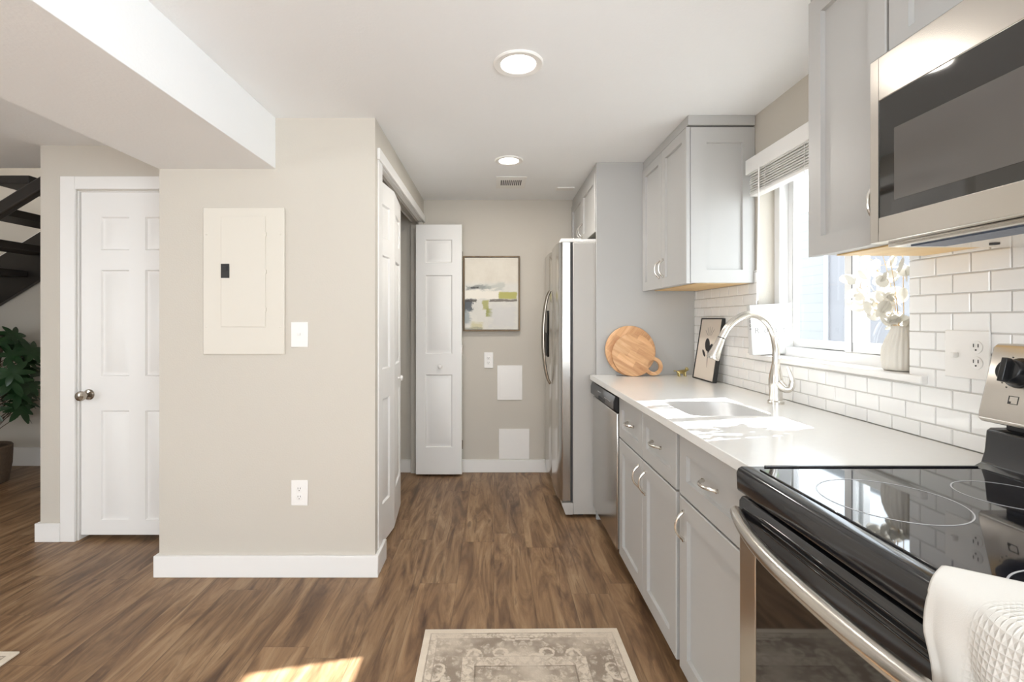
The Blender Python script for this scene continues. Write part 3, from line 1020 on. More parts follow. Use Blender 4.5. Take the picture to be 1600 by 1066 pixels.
def wall_cabinet(label, y0, y1, z0, z1, doors, handles, side=False, filler=True, x1=XR - 0.004, xf=XU, fw=0.052):
    o = thing('wall_cabinet', label, 'cabinet', ((xf + x1) / 2, (y0 + y1) / 2, z0), group='grey wall cabinets')
    ys = y0 + (0.017 if side else 0)
    MB().box(xf + 0.021, x1, ys, y1, z0, z1).build('body', M['cab'], o, bevel=0.001)
    MB().box(xf + 0.072, x1 - 0.004, ys + 0.020, y1 - 0.020, z0 - 0.004, z0 - 0.0005).build('underside', M['ply'], o)
    n = len(doors)
    for (a, b), h in zip(doors, handles):
        front('door', o, xf, a, b, z0 - 0.004, z1 - 0.004, fw, h)
    if side:
        w = x1 - xf - 0.024
        mb = MB().slab(fry(xf + 0.024, y0, z0 - 0.002), w, z1 - z0 - 0.002, 0.015, [(0.075, w - 0.058, 0.062, z1 - z0 - 0.075)], SHAKER)
        mb.build('end_panel', M['cab'], o)
    if filler:
        MB().box(xf - 0.004 + 0.012, x1, y0 - 0.004, y1, z1 + 0.006, CEIL - 0.001).build('crown_filler', M['cab'], o, bevel=0.001)
    return o


wall_cabinet('grey wall cabinet with two doors and paneled end left of the window', 2.300, 2.982, 1.444, 2.200,
             [(2.643, 2.978), (2.304, 2.637)], [(2.672, 1.545, True), (2.608, 1.545, True)], side=True)
wall_cabinet('narrow grey wall cabinet with one door between window and microwave', 1.128, 1.409, 1.452, 2.200,
             [(1.131, 1.405)], [(1.146, 1.545, True)])
wall_cabinet('grey wall cabinet above the microwave reaching the ceiling', 0.36, 1.122, 1.872, 2.200,
             [(0.744, 1.119), (0.363, 0.738)], [(0.775, 1.94, True), (0.708, 1.94, True)])
wall_cabinet('grey cabinet with two small doors above the refrigerator', 3.008, 3.918, 1.825, 2.195,
             [(3.466, 3.914), (3.012, 3.460)], [(3.497, 1.905, True), (3.43, 1.905, True)], xf=0.640)

# ------------------------------------------------------------------ counter, sink
SX0, SX1, SY0, SY1 = 0.712, 1.012, 1.705, 2.035


def sink_outline(e=0.0, n=64):
    pts = []
    cx, cy = (SX0 + SX1) / 2, (SY0 + SY1) / 2
    a, b = (SX1 - SX0) / 2 + e, (SY1 - SY0) / 2 + e
    for k in range(n):
        th = 2 * PI * k / n
        c, s = math.cos(th), math.sin(th)
        p = (3.2 if c > 0 else 7.0) if s > 0 else 9.0
        pts.append((cx + a * math.copysign(abs(c) ** (2 / p), c), cy + b * math.copysign(abs(s) ** (2 / p), s)))
    return pts


CX0, CX1, CY0, CY1 = 0.604, XR - 0.009, 1.124, 2.983
mb = MB()
bm = mb.bm
sub = [(CX0, CY0), (CX1, CY0), (CX1, CY1), (CX0, CY1)]
for z, up in ((CT, 1), (CT - 0.03, 0)):
    ov = [bm.verts.new((x, y, z)) for x, y in sub]
    iv = [bm.verts.new((x, y, z)) for x, y in sink_outline()]
    es = [bm.edges.new((ov[i], ov[(i + 1) % 4])) for i in range(4)] + [bm.edges.new((iv[i], iv[(i + 1) % len(iv)])) for i in range(len(iv))]
    bmesh.ops.triangle_fill(bm, use_beauty=True, use_dissolve=False, edges=es)
    if up:
        ov0, iv0 = ov, iv
for A, B in ((ov0, ov), (iv0, iv)):
    for i in range(len(A)):
        j = (i + 1) % len(A)
        bm.faces.new((A[i], A[j], B[j], B[i]))
ct = mb.build('countertop', M['quartz'], smooth=30, bevel=0.002, loc=(0.93, 2.05, CT))
tag(ct, 'white quartz countertop running from the refrigerator panel to the range', 'countertop')

sk = thing('kitchen_sink', 'undermount stainless sink sunk in the white countertop', 'sink', (0.86, 1.86, CT - 0.2))
rings = []
for e, z in ((-0.0012, CT - 0.004), (-0.0025, CT - 0.0045), (-0.003, CT - 0.05), (-0.006, CT - 0.16), (-0.02, CT - 0.188), (-0.06, CT - 0.195)):
    rings.append([(x, y, z) for x, y in sink_outline(e)])
mb = MB().rings(rings, True, False)
mb.face([(x, y, CT - 0.195) for x, y in sink_outline(-0.06)])
mb.build('basin', M['sinksteel'], sk, smooth=50)
MB().lathe([(0.04, CT - 0.194), (0.038, CT - 0.190), (0.02, CT - 0.193)], (0.88, 1.86, 0), 24).build('drain', M['nickel'], sk)

# ------------------------------------------------------------------ faucet
fx, fy_ = 1.163, 1.955
fc = thing('faucet', 'tall brushed nickel gooseneck faucet with pull-down head behind the sink', 'faucet', (fx, fy_, CT))
MB().lathe([(0.031, 0), (0.031, 0.010), (0.028, 0.014), (0.027, 0.016)], (fx, fy_, CT), 36).build('base', M['nickel'], fc)
MB().lathe([(0.0255, 0.014), (0.0245, 0.05), (0.026, 0.075), (0.0265, 0.10), (0.023, 0.125), (0.0175, 0.15), (0.0150, 0.165)], (fx, fy_, CT), 36).build('body', M['nickel'], fc)
pts = catmull([(fx, fy_, CT + 0.155), (fx, fy_, 1.15), (fx - 0.018, fy_, 1.222), (fx - 0.055, fy_, 1.268), (fx - 0.105, fy_, 1.283), (fx - 0.155, fy_, 1.268), (fx - 0.197, fy_, 1.232), (fx - 0.225, fy_, 1.185)], 8)
MB().tube(pts, 0.0145, 20).build('spout', M['nickel'], fc)
a, b = Vector((fx - 0.225, fy_, 1.185)), Vector((fx - 0.262, fy_, 1.098))
d = (b - a).normalized()
m4 = Matrix.Translation(a) @ d.to_track_quat('Z', 'Y').to_matrix().to_4x4()
MB().lathe([(0.0150, -0.002), (0.0152, 0.002)], n=24, M4=m4).build('seam_ring', M['blackmatte'], fc)
MB().lathe([(0.0155, 0.002), (0.0165, 0.02), (0.020, 0.05), (0.0245, 0.08), (0.0255, 0.088), (0.024, 0.093), (0.012, 0.094)], n=28, M4=m4).build('spray_head', M['nickel'], fc)
mb = MB()
pts = catmull([(fx + 0.004, fy_ - 0.015, CT + 0.085), (fx + 0.018, fy_ - 0.035, CT + 0.066), (fx + 0.034, fy_ - 0.045, CT + 0.072), (fx + 0.037, fy_ - 0.048, CT + 0.100), (fx + 0.030, fy_ - 0.047, CT + 0.130), (fx + 0.020, fy_ - 0.045, CT + 0.156)], 6)
n = len(pts)
mb.tube(pts, [0.020 - 0.0145 * (i / (n - 1)) ** 0.8 for i in range(n)], 16)
mb.build('lever', M['nickel'], fc)

# ------------------------------------------------------------------ backsplash
bs = thing('backsplash', 'white glossy subway tile backsplash with grey grout', 'backsplash', (XR, 1.5, CT), kind='structure')
regs = [(-0.1, 2.984, CT + 0.001, WZ0 - 0.022), (WY1 + 0.004, 2.984, WZ0 - 0.022, 1.50), (-0.1, WY0 - 0.0, WZ0 - 0.022, 1.50)]
mb = MB()
tl = MB()
gr = 0.0016
for ri, (y0, y1, z0, z1) in enumerate(regs):
    mb.box(XR - 0.0045, XR - 0.0003, y0, y1, z0, z1)
    r = -8
    while True:
        zb = 1.279 + 0.0533 * r
        r += 1
        if zb > z1:
            break
        if zb + 0.0533 < z0:
            continue
        off = 1.404 if (r - 1) % 2 else 1.404 + 0.0498
        kk = math.floor((y0 - off) / 0.0996) - 1
        while off + kk * 0.0996 < y1:
            a, b = max(off + kk * 0.0996 + gr, y0), min(off + (kk + 1) * 0.0996 - gr, y1)
            c, d = max(zb + gr, z0), min(zb + 0.0533 - gr, z1)
            kk += 1
            if b - a < 0.004 or d - c < 0.004:
                continue
            e = 0.0022
            tx = random.uniform(-0.0004, 0.0004)
            A = [(XR - 0.003, a, c), (XR - 0.003, b, c), (XR - 0.003, b, d), (XR - 0.003, a, d)]
            B = [(XR - 0.0072, a + 0.0003, c + 0.0003), (XR - 0.0072, b - 0.0003, c + 0.0003), (XR - 0.0072, b - 0.0003, d - 0.0003), (XR - 0.0072, a + 0.0003, d - 0.0003)]
            C = [(XR - 0.0085 + tx, a + e, c + e), (XR - 0.0085 - tx, b - e, c + e), (XR - 0.0085 - tx, b - e, d - e), (XR - 0.0085 + tx, a + e, d - e)]
            tl.rings([A, B, C], True, False)
            tl.face(C)
mb.build('grout', M['grout'], bs, smooth=0)
tl.build('tiles', M['tile'], bs, smooth=0)

# two-gang plate on the tile: switch and outlet, faces -X
xs = XR - 0.0085
pl = thing('outlet_plate', 'wide white plate with toggle switch and outlet on the tile', 'outlet', (xs, 1.26, 1.105))
MB().box(xs - 0.006, xs - 0.0003, 1.200, 1.320, 1.104, 1.232).build('plate', M['plate'], pl, bevel=0.003)
MB().box(xs - 0.020, xs - 0.006, 1.280, 1.290, 1.158, 1.172).build('toggle', M['plate'], pl, bevel=0.002)
for s in (-1, 1):
    zz = 1.168 + s * 0.0205
    rc = MB().lathe([(0.0165, -0.006), (0.0165, -0.0078), (0.015, -0.0083)], (xs, 1.232, zz), 24, 'X').build('receptacle', M['plate'], pl)
    mb = MB()
    for sy in (-1, 1):
        mb.box(xs - 0.0090, xs - 0.008, 1.232 + sy * 0.006 - 0.001, 1.232 + sy * 0.006 + 0.001, zz, zz + 0.009)
    mb.lathe([(0.0023, -0.008), (0.0023, -0.009)], (xs, 1.232, zz - 0.007), 10, 'X')
    tag(mb.build('slot', M['blackmatte'], rc), 'dark socket slots')

# ------------------------------------------------------------------ window
XW = 1.375        # glass line
wn = thing('window_1', 'white sliding window over the sink', 'window', (XW, (WY0 + WY1) / 2, WZ0), kind='structure')
fw = 0.042
mb = MB()
mb.box(XW - 0.03, XO + 0.01, WY1 - fw, WY1, WZ0, WZ1).box(XW - 0.03, XO + 0.01, WY0, WY0 + fw, WZ0, WZ1)
mb.box(XW - 0.03, XO + 0.01, WY0 + fw, WY1 - fw, WZ0, WZ0 + 0.045).box(XW - 0.03, XO + 0.01, WY0 + fw, WY1 - fw, WZ1 - fw, WZ1)
mb.build('window_frame', M['vinyl'], wn, bevel=0.003)


def sash(y0, y1, x, wd):
    mb = MB()
    z0, z1 = WZ0 + 0.045, WZ1 - fw
    mb.box(x, x + 0.028, y0, y0 + wd, z0, z1).box(x, x + 0.028, y1 - wd, y1, z0, z1)
    mb.box(x, x + 0.028, y0 + wd, y1 - wd, z0, z0 + wd).box(x, x + 0.028, y0 + wd, y1 - wd, z1 - wd, z1)
    s = mb.build('sash', M['vinyl'], wn, bevel=0.003)
    MB().box(x + 0.012, x + 0.016, y0 + wd - 0.004, y1 - wd + 0.004, z0 + wd - 0.004, z1 - wd + 0.004).build('pane', M['glass'], s, smooth=0)
    return s


ym = 1.80
sash(ym - 0.02, WY1 - fw, XW + 0.012, 0.036)
sash(WY0 + fw, ym + 0.03, XW - 0.022, 0.040)
mb = MB().box(XW - 0.0235, XW - 0.0215, ym - 0.014, ym - 0.008, WZ0 + 0.05, WZ1 - fw)
mb.build('weatherstrip', M['rubber'], wn)
mb = MB()
mb.box(1.243, XW - 0.029, WY0 + 0.001, WY1 - 0.001, WZ0 - 0.018, WZ0 + 0.006)
mb.box(1.243, XR - 0.0005, 1.378, WY0 + 0.001, WZ0 - 0.018, WZ0 + 0.006).box(1.243, XR - 0.0005, WY1 - 0.001, 2.335, WZ0 - 0.018, WZ0 + 0.006)
mb.build('sill', M['trim'], wn, bevel=0.003)

# blind
bl = thing('window_blind', 'raised white blind stacked under its valance above the sink', 'blind', (1.26, 1.86, 1.86))
MB().box(1.214, 1.226, 1.42, 2.290, 1.958, 2.028).box(1.226, XR - 0.001, 1.42, 1.43, 1.958, 2.028).box(1.226, XR - 0.001, 2.278, 2.290, 1.958, 2.028).build('valance', M['trim'], bl, bevel=0.002)
MB().box(1.230, 1.268, 1.44, 2.268, 1.975, 2.02).build('headrail', M['trim'], bl, bevel=0.002)
for i in range(9):
    zz = 1.868 + i * 0.0112
    mb = MB()
    w = 0.045
    y0, y1 = 1.445, 2.262
    dx = random.uniform(-0.002, 0.002)
    xa = 1.222 + dx
    mb.rings([[(xa + w * q, y, zz + 0.004 * (1 - (2 * q - 1) ** 2) + random.uniform(-0.0006, 0.0006)) for q in (0, 0.25, 0.5, 0.75, 1)] +
              [(xa + w * q, y, zz - 0.0075 + 0.004 * (1 - (2 * q - 1) ** 2)) for q in (1, 0.75, 0.5, 0.25, 0)] for y in (y0, y1)])
    mb.build('slat', M['slat'], bl)
MB().box(1.222, 1.267, 1.445, 2.262, 1.848, 1.862).build('bottom_rail', M['trim'], bl, bevel=0.003)
MB().tube([(1.214, 2.17, 1.965), (1.212, 2.168, 1.93), (1.2125, 2.182, 1.35)], 0.0038, 8).build('wand', M['plate'], bl)
for yy in (2.13, 1.86, 1.58):
    mb = MB().tube([(1.219, yy, 1.97), (1.218, yy, 1.838)], 0.0012, 6)
    mb.build('ladder_cord', M['plate'], bl)

# ------------------------------------------------------------------ things on the sill
bx, by = 1.197, 2.19
bk = thing('cookbook', 'white cookbook lettered Root standing on the window sill behind the faucet', 'book', (bx, by, WZ0 + 0.0065), (0, R(-3), R(-2)))
bw_, bh_, bd = 0.185, 0.232, 0.030
MB().box(0.003, bw_ - 0.003, 0.003, bd - 0.003, 0.002, bh_ - 0.003).build('pages', M['pages'], bk, local=True)
mb = MB().box(0, bw_, 0, 0.0028, 0, bh_).box(0, bw_, bd - 0.0028, bd, 0, bh_).box(-0.0028, 0, 0, bd, 0, bh_)
cv = mb.build('cover', M['white_paper'], bk, local=True, bevel=0.001)


def letters(text, size, mat, parent, m4, name='lettering', spacing=1.0):
    cu = bpy.data.curves.new('lettering_curve', 'FONT')
    cu.body = text
    cu.size = size
    cu.space_character = spacing
    cu.extrude = 0.0003
    cu.align_x = 'CENTER'
    cu.resolution_u = 3
    cu.offset = -size * 0.012
    o = bpy.data.objects.new('lettering_curve', cu)
    COL.objects.link(o)
    dg = bpy.context.evaluated_depsgraph_get()
    me = bpy.data.meshes.new_from_object(o.evaluated_get(dg))
    bpy.data.objects.remove(o)
    me.transform(m4)
    me.materials.clear()
    me.materials.append(mat)
    q = bpy.data.objects.new(name, me)
    COL.objects.link(q)
    q.parent = parent
    return q


for ch_, u_ in (('R', 0.024), ('o', 0.066), ('o', 0.108), ('t', 0.148)):
    fm = Matrix.Translation((u_, -0.0005, 0.100)) @ Matrix.Rotation(PI / 2, 4, 'X')
    tag(letters(ch_, 0.038, M['inkgrey'], cv, fm, 'letter'), 'grey printed letter ' + ch_)
fm = Matrix.Translation((-0.0033, bd * 0.5 - 0.006, 0.15)) @ Matrix.Rotation(-PI / 2, 4, 'Z') @ Matrix.Rotation(PI / 2, 4, 'X') @ Matrix.Rotation(-PI / 2, 4, 'Z')
tag(letters('Root', 0.026, M['ink'], cv, fm, 'spine_lettering', spacing=1.35), 'dark title Root along the spine')
mb = MB()
for cx_, cz_, rx_, rz_, ang in ((0.092, 0.195, 0.014, 0.024, 0.3), (0.115, 0.180, 0.011, 0.020, -0.6), (0.072, 0.178, 0.010, 0.018, 0.9)):
    pts = []
    for k_ in range(20):
        th = 2 * PI * k_ / 20
        u_, v_ = rx_ * math.cos(th), rz_ * math.sin(th)
        pts.append((cx_ + u_ * math.cos(ang) - v_ * math.sin(ang), cz_ + u_ * math.sin(ang) + v_ * math.cos(ang)))
    mb.prism(pts, 0.0003, Matrix.Translation((0, -0.0002, 0)) @ Matrix.Rotation(PI / 2, 4, 'X'))
tag(mb.build('printed_sprig', M['inkgreen'], cv, local=True), 'pale green printed leaves')

# vase
vx, vy, vz = 1.318, 1.525, WZ0 + 0.0065
vs = thing('vase', 'small ribbed cream vase at the end of the window sill', 'vase', (vx, vy, vz))
prof = [(0.030, 0.0), (0.050, 0.002), (0.053, 0.008), (0.056, 0.03), (0.0565, 0.05), (0.054, 0.075), (0.046, 0.10), (0.036, 0.122), (0.031, 0.136), (0.0305, 0.144), (0.028, 0.1445), (0.027, 0.13), (0.032, 0.11), (0.046, 0.08), (0.05, 0.04), (0.045, 0.008), (0.002, 0.006)]
rings = []
N = 96
for i, (r, h) in enumerate(prof):
    ring = []
    for k_ in range(N):
        a = 2 * PI * k_ / N
        rr = r
        if 2 <= i <= 8:
            rr = r * (1 + 0.028 * math.cos(a * 24 + math.sin(h * 40) * 0.6))
        ring.append((vx + rr * math.cos(a), vy + rr * math.sin(a), vz + h))
    rings.append(ring)
MB().rings(rings, True, True).build('body', M['ceramic'], vs, smooth=80)

# dried branches, each its own
stems = [(-0.075, 0.13, 0.30), (-0.045, 0.12, 0.25), (-0.02, 0.06, 0.39), (0.01, 0.12, 0.35), (-0.06, -0.02, 0.36), (0.015, 0.02, 0.40), (-0.03, 0.09, 0.37), (-0.05, 0.10, 0.20)]
where = ['tallest dried branch of white papery pods in the sill vase', 'dried branch leaning far toward the sink in the vase']
for i, (dx, dy, hh) in enumerate(stems):
    o = thing('dried_branch', 'thin dried branch with white papery pods fanning out of the ribbed vase', 'dried flowers', (vx, vy, vz + 0.02), group='dried branches in the vase')
    b0 = Vector((vx + random.uniform(-0.010, 0.010), vy + random.uniform(-0.010, 0.010), vz + 0.012))
    neck = Vector((vx + max(-0.017, min(0.017, dx * 0.3)), vy + max(-0.017, min(0.017, dy * 0.2)), vz + 0.146))
    e = Vector((vx + dx, vy + dy, vz + hh))
    mid_ = neck.lerp(e, 0.5) + Vector((0, 0, 0.02))
    sp = catmull([b0, neck, mid_, e], 6)
    mb = MB().tube(sp, [0.0016 - 0.0008 * j / (len(sp) - 1) for j in range(len(sp))], 6)
    pods = []
    for j in range(9):
        pd = MB()
        pods.append(pd)
        f_ = 0.36 + 0.64 * j / 8
        idx = int(f_ * (len(sp) - 1))
        p = sp[idx]
        side = Vector((random.uniform(-0.7, 0.3), random.uniform(-1, 1), random.uniform(-0.2, 0.7))).normalized()
        q = p + side * random.uniform(0.012, 0.03)
        q.x = min(q.x, XW - 0.030)
        q.y = max(q.y, WY0 + 0.02)
        mb.tube([p, q], 0.0006, 5)
        nrm = Vector((random.uniform(-1, 1), random.uniform(-1, 0.3), random.uniform(-0.5, 0.5))).normalized()
        m4 = Matrix.Translation(q + side * 0.014) @ nrm.to_track_quat('Z', 'Y').to_matrix().to_4x4() @ Matrix.Rotation(random.uniform(0, 6), 4, 'Z')
        a_, b_ = random.uniform(0.015, 0.022), random.uniform(0.020, 0.028)
        top = [pd.bm.verts.new(m4 @ Vector((a_ * math.cos(2 * PI * k_ / 14), b_ * math.sin(2 * PI * k_ / 14), 0))) for k_ in range(14)]
        cc = pd.bm.verts.new(m4 @ Vector((0, 0, 0.003)))
        for k_ in range(14):
            pd.bm.faces.new((top[k_], top[(k_ + 1) % 14], cc))
    for vtx in [v_ for k_ in pods + [mb] for v_ in k_.bm.verts]:
        if vtx.co.x > XW - 0.026:
            vtx.co.x = XW - 0.026
        if vtx.co.y < WY0 + 0.006:
            vtx.co.y = WY0 + 0.006
    mb.build('stem', M['stemtan'], o)
    for pd in pods:
        tag(pd.build('seed_pod', M['petal'], o), 'white papery pod')

# ------------------------------------------------------------------ things on the counter
# cutting boards lean on the tall panel
lean = R(-9)
bd1 = thing('cutting_board', 'larger round wooden board leaning on the grey panel behind the paddle board', 'cutting board', (0.848, 2.918, CT + 0.001), (lean, 0, 0), group='round wooden boards')
m4 = Matrix.Rotation(PI / 2, 4, 'X')
r1 = 0.156
ol = [(r1 * math.cos(2 * PI * k_ / 72), r1 + r1 * math.sin(2 * PI * k_ / 72)) for k_ in range(72)]
MB().prism(ol, 0.016, Matrix.Translation((0.0, 0.016, 0)) @ m4).build('board', M['board1'], bd1, local=True, bevel=0.003)
bd2 = thing('cutting_board', 'wooden paddle board with a hole in its handle leaning in front of a round board', 'cutting board', (0.858, 2.893, CT + 0.001), (lean, 0, 0), group='round wooden boards')
r2 = 0.131
hc = Vector((0.119, 0.062))
hr, ho = 0.035, 0.057
cc = Vector((0.0, r2))
# outline: big circle with the handle ring merged to it
pts = []
dirv = (hc - cc)
dl = dirv.length
base = math.atan2(dirv.y, dirv.x)
a0 = math.acos((dl * dl + r2 * r2 - ho * ho) / (2 * dl * r2))
b0_ = PI - math.acos((dl * dl + ho * ho - r2 * r2) / (2 * dl * ho))
for k_ in range(97):
    th = base + a0 + (2 * PI - 2 * a0) * k_ / 96
    pts.append((cc.x + r2 * math.cos(th), cc.y + r2 * math.sin(th)))
for k_ in range(1, 40):
    th = base - b0_ + 2 * b0_ * k_ / 40
    pts.append((hc.x + ho * math.cos(th), hc.y + ho * math.sin(th)))
pts = [(u_, max(v_, 0.0)) for u_, v_ in pts]
hole = [(hc.x + hr * math.cos(2 * PI * k_ / 40), hc.y + hr * math.sin(2 * PI * k_ / 40)) for k_ in range(40)]
mb = MB()
bm = mb.bm
T4 = Matrix.Translation((0, 0.016, 0)) @ m4
lay = []
for dpt in (0.0, 0.016):
    ov = [bm.verts.new(T4 @ Vector((u_, v_, dpt))) for u_, v_ in pts]
    iv = [bm.verts.new(T4 @ Vector((u_, v_, dpt))) for u_, v_ in hole]
    es = [bm.edges.new((L_[i_], L_[(i_ + 1) % len(L_)])) for L_ in (ov, iv) for i_ in range(len(L_))]
    bmesh.ops.triangle_fill(bm, use_beauty=True, use_dissolve=False, edges=es)
    lay.append((ov, iv))
for q in (0, 1):
    A, B = lay[0][q], lay[1][q]
    for i_ in range(len(A)):
        j_ = (i_ + 1) % len(A)
        bm.faces.new((A[i_], A[j_], B[j_], B[i_]))
mb.build('board', M['board2'], bd2, local=True, smooth=0)

# small brass animal
fg = thing('brass_figurine', 'tiny brass animal figurine on the counter by the framed print', 'figurine', (1.150, 2.90, CT), (0, 0, R(12)))
mb = MB()
sk_v = [((-0.022, 0, 0.026), 0.010), ((0.0, 0, 0.028), 0.012), ((0.02, 0, 0.03), 0.010), ((0.032, 0, 0.042), 0.009), ((0.043, 0, 0.040), 0.006)]
mb.tube([p for p, r in sk_v], [r for p, r in sk_v], 12)
mb.ball((-0.024, 0, 0.026), 0.0105).ball((0.034, 0, 0.043), 0.0105)
for lx in (-0.02, 0.02):
    for ly in (-0.009, 0.009):
        mb.tube([(lx, ly * 0.7, 0.024), (lx - 0.003, ly, 0.012), (lx + 0.002, ly, 0.001)], [0.006, 0.004, 0.0045], 8)
mb.tube([(-0.030, 0, 0.028), (-0.044, 0, 0.036), (-0.054, 0, 0.034)], [0.004, 0.003, 0.004], 8)
for ly in (-0.006, 0.006):
    mb.tube([(0.032, ly, 0.050), (0.028, ly * 1.4, 0.058)], [0.003, 0.0012], 6)
mb.build('body', M['brass'], fg, local=True, smooth=60)

# framed print leaning on the tile: local u along -Y, v up, front towards -X
ph, pw = 0.36, 0.265
ang = math.atan2(0.056, ph)
fp = thing('framed_print', 'black framed botanical print leaning on the tile behind the faucet', 'picture frame', (1.190, 2.845, CT + 0.001), (0, ang, 0))


def pb(mb, u0, u1, v0, v1, n0, n1):
    return mb.box(n0, n1, -u1, -u0, v0, v1)


f = 0.007
mb = MB()
pb(mb, 0, f, 0, ph, 0, 0.022)
pb(mb, pw - f, pw, 0, ph, 0, 0.022)
pb(mb, f, pw - f, 0, f, 0, 0.022)
pb(mb, f, pw - f, ph - f, ph, 0, 0.022)
mb.build('frame', M['blackmatte'], fp, local=True, bevel=0.001)
mb = MB()
pr = pb(mb, f, pw - f, f, ph - f, 0.004, 0.018).build('print', M['paper'], fp, local=True)
P4 = Matrix(((0, 0, -1, 0.0042), (-1, 0, 0, 0), (0, 1, 0, 0), (0, 0, 0, 1)))


def ell(mb, cu, cv_, ru, rv, a, d=0.0006):
    o_ = []
    for k_ in range(24):
        th = 2 * PI * k_ / 24
        u_, v_ = ru * math.cos(th), rv * math.sin(th)
        o_.append((cu + u_ * math.cos(a) - v_ * math.sin(a), cv_ + u_ * math.sin(a) + v_ * math.cos(a)))
    mb.prism(o_, d, P4)


mb = MB()
ell(mb, 0.125, 0.205, 0.028, 0.040, 0.5)
ell(mb, 0.165, 0.185, 0.018, 0.034, -0.7)
ell(mb, 0.095, 0.155, 0.010, 0.030, 0.9)
ell(mb, 0.150, 0.12, 0.003, 0.045, 0.2)
tag(mb.build('botanical_drawing', M['ink'], pr, local=True), 'black printed leaves')
mb = MB()
for a in (-0.9, -0.5, -0.1, 0.3, 0.7):
    ell(mb, 0.135 + 0.05 * math.sin(a), 0.255 + 0.03 * math.cos(a), 0.0016, 0.028, -a)
tag(mb.build('fine_sprigs', M['inkgrey'], pr, local=True), 'thin grey printed sprigs')

# ------------------------------------------------------------------ refrigerator
rf = thing('refrigerator', 'stainless side-by-side refrigerator with curved handles at the end of the counter', 'refrigerator', (0.87, 3.46, 0))
FY0, FY1 = 3.012, 3.905
MB().box(0.502, 1.20, FY0, FY1, 0.02, 1.755).build('body', M['fridge_side'], rf, bevel=0.006)
MB().box(0.486, 0.503, FY0 + 0.012, FY1 - 0.012, 0.10, 1.752).build('gasket', M['gasket'], rf)
ys = 3.445


def fdoor(y0, y1):
    prof = []
    n = 14
    for k_ in range(n + 1):
        q = -1 + 2 * k_ / n
        y = (y0 + y1) / 2 + q * (y1 - y0) / 2
        prof.append((0.408 + 0.026 * abs(q) ** 5, y))
    prof += [(0.487, y1), (0.487, y0)]
    return MB().rings([[(a, b, z) for a, b in prof] for z in (0.105, 1.758)]).build('door', M['steel_v'], rf, bevel=0.004, smooth=50)


da = fdoor(ys + 0.003, FY1)
db = fdoor(FY0, ys - 0.003)
for d_, s in ((da, 1), (db, -1)):
    pts = []
    for k_ in range(21):
        q = -1 + 2 * k_ / 20
        c_ = (1 - q * q)
        pts.append((0.406 - 0.050 * c_ ** 0.65, ys + s * (0.026 + 0.006 * c_), 1.134 + q * 0.335))
    h_ = MB().tube(pts, 0.0095, 12).build('handle', M['satin'], d_)
    tag(h_, 'long bowed dark steel handle')
dp = MB().box(0.399, 0.409, 3.56, 3.80, 0.98, 1.33).build('dispenser', M['black'], da, bevel=0.006)
MB().box(0.396, 0.400, 3.59, 3.77, 0.99, 1.16).build('dispenser_bay', M['blackmatte'], dp)
MB().box(0.43, 0.56, FY0 + 0.02, FY0 + 0.12, 1.758, 1.782).box(0.43, 0.56, FY1 - 0.12, FY1 - 0.02, 1.758, 1.782).box(0.56, 0.66, FY0 + 0.004, FY1 - 0.004, 1.756, 1.776).build('hinge_cover', M['plate'], rf, bevel=0.004)
mb = MB()
prof = [(0.502, 0.02), (0.455, 0.02), (0.432, 0.08), (0.432, 0.094), (0.502, 0.094)]
mb.rings([[(a, y, b) for a, b in prof] for y in (FY0, FY1)])
mb.build('kick_grille', M['fridge_side'], rf, bevel=0.002)
mb = MB()
for y in (FY0 + 0.06, FY1 - 0.06):
    for x_ in (0.56, 1.12):
        MB().lathe([(0.02, 0.0), (0.02, 0.022)], (x_, y, 0), 12).build('foot', M['blackmatte'], rf)

# ------------------------------------------------------------------ range
RY0, RY1 = 0.362, 1.120
rg = thing('range', 'stainless electric range with black glass cooktop in the right foreground', 'stove', (0.9, 0.74, 0))
MB().box(0.615, 1.235, RY0 + 0.004, RY1 - 0.004, 0.03, 0.858).build('body', M['enamel'], rg)
mb = MB()
prof = [(0.615, 0.856), (0.578, 0.856), (0.574, 0.860), (0.572, 0.900), (0.576, 0.910), (0.584, 0.9145), (0.610, 0.9135), (1.150, 0.9135), (1.150, 0.856)]
mb.rings([[(a, y, b) for a, b in prof] for y in (RY0, RY1)])
mb.build('cooktop_frame', M['enamel'], rg, bevel=0.003, smooth=50)
gt = MB().box(0.612, 1.130, RY0 + 0.028, RY1 - 0.028, 0.911, 0.9165).build('cooktop_glass', M['ceram'], rg, bevel=0.0015)
zt = 0.9167
for y_ in (RY0 + 0.010, RY1 - 0.018):
    MB().box(0.632, 1.128, y_, y_ + 0.008, 0.9125, 0.9195).build('edge_trim', M['enamel'], rg, bevel=0.002)


def burner(cx_, cy_, rr):
    mb = MB()
    for r_ in rr:
        mb.lathe([(r_ - 0.0012, 0.0), (r_ - 0.0012, 0.0003), (r_ + 0.0012, 0.0003), (r_ + 0.0012, 0.0)], (cx_, cy_, zt), 96, caps=False)
    mb.build('burner_ring', M['ring'], gt)


burner(0.755, 0.905, (0.115,))
burner(1.010, 0.925, (0.085,))
burner(0.745, 0.545, (0.105, 0.068))
burner(1.000, 0.555, (0.085,))
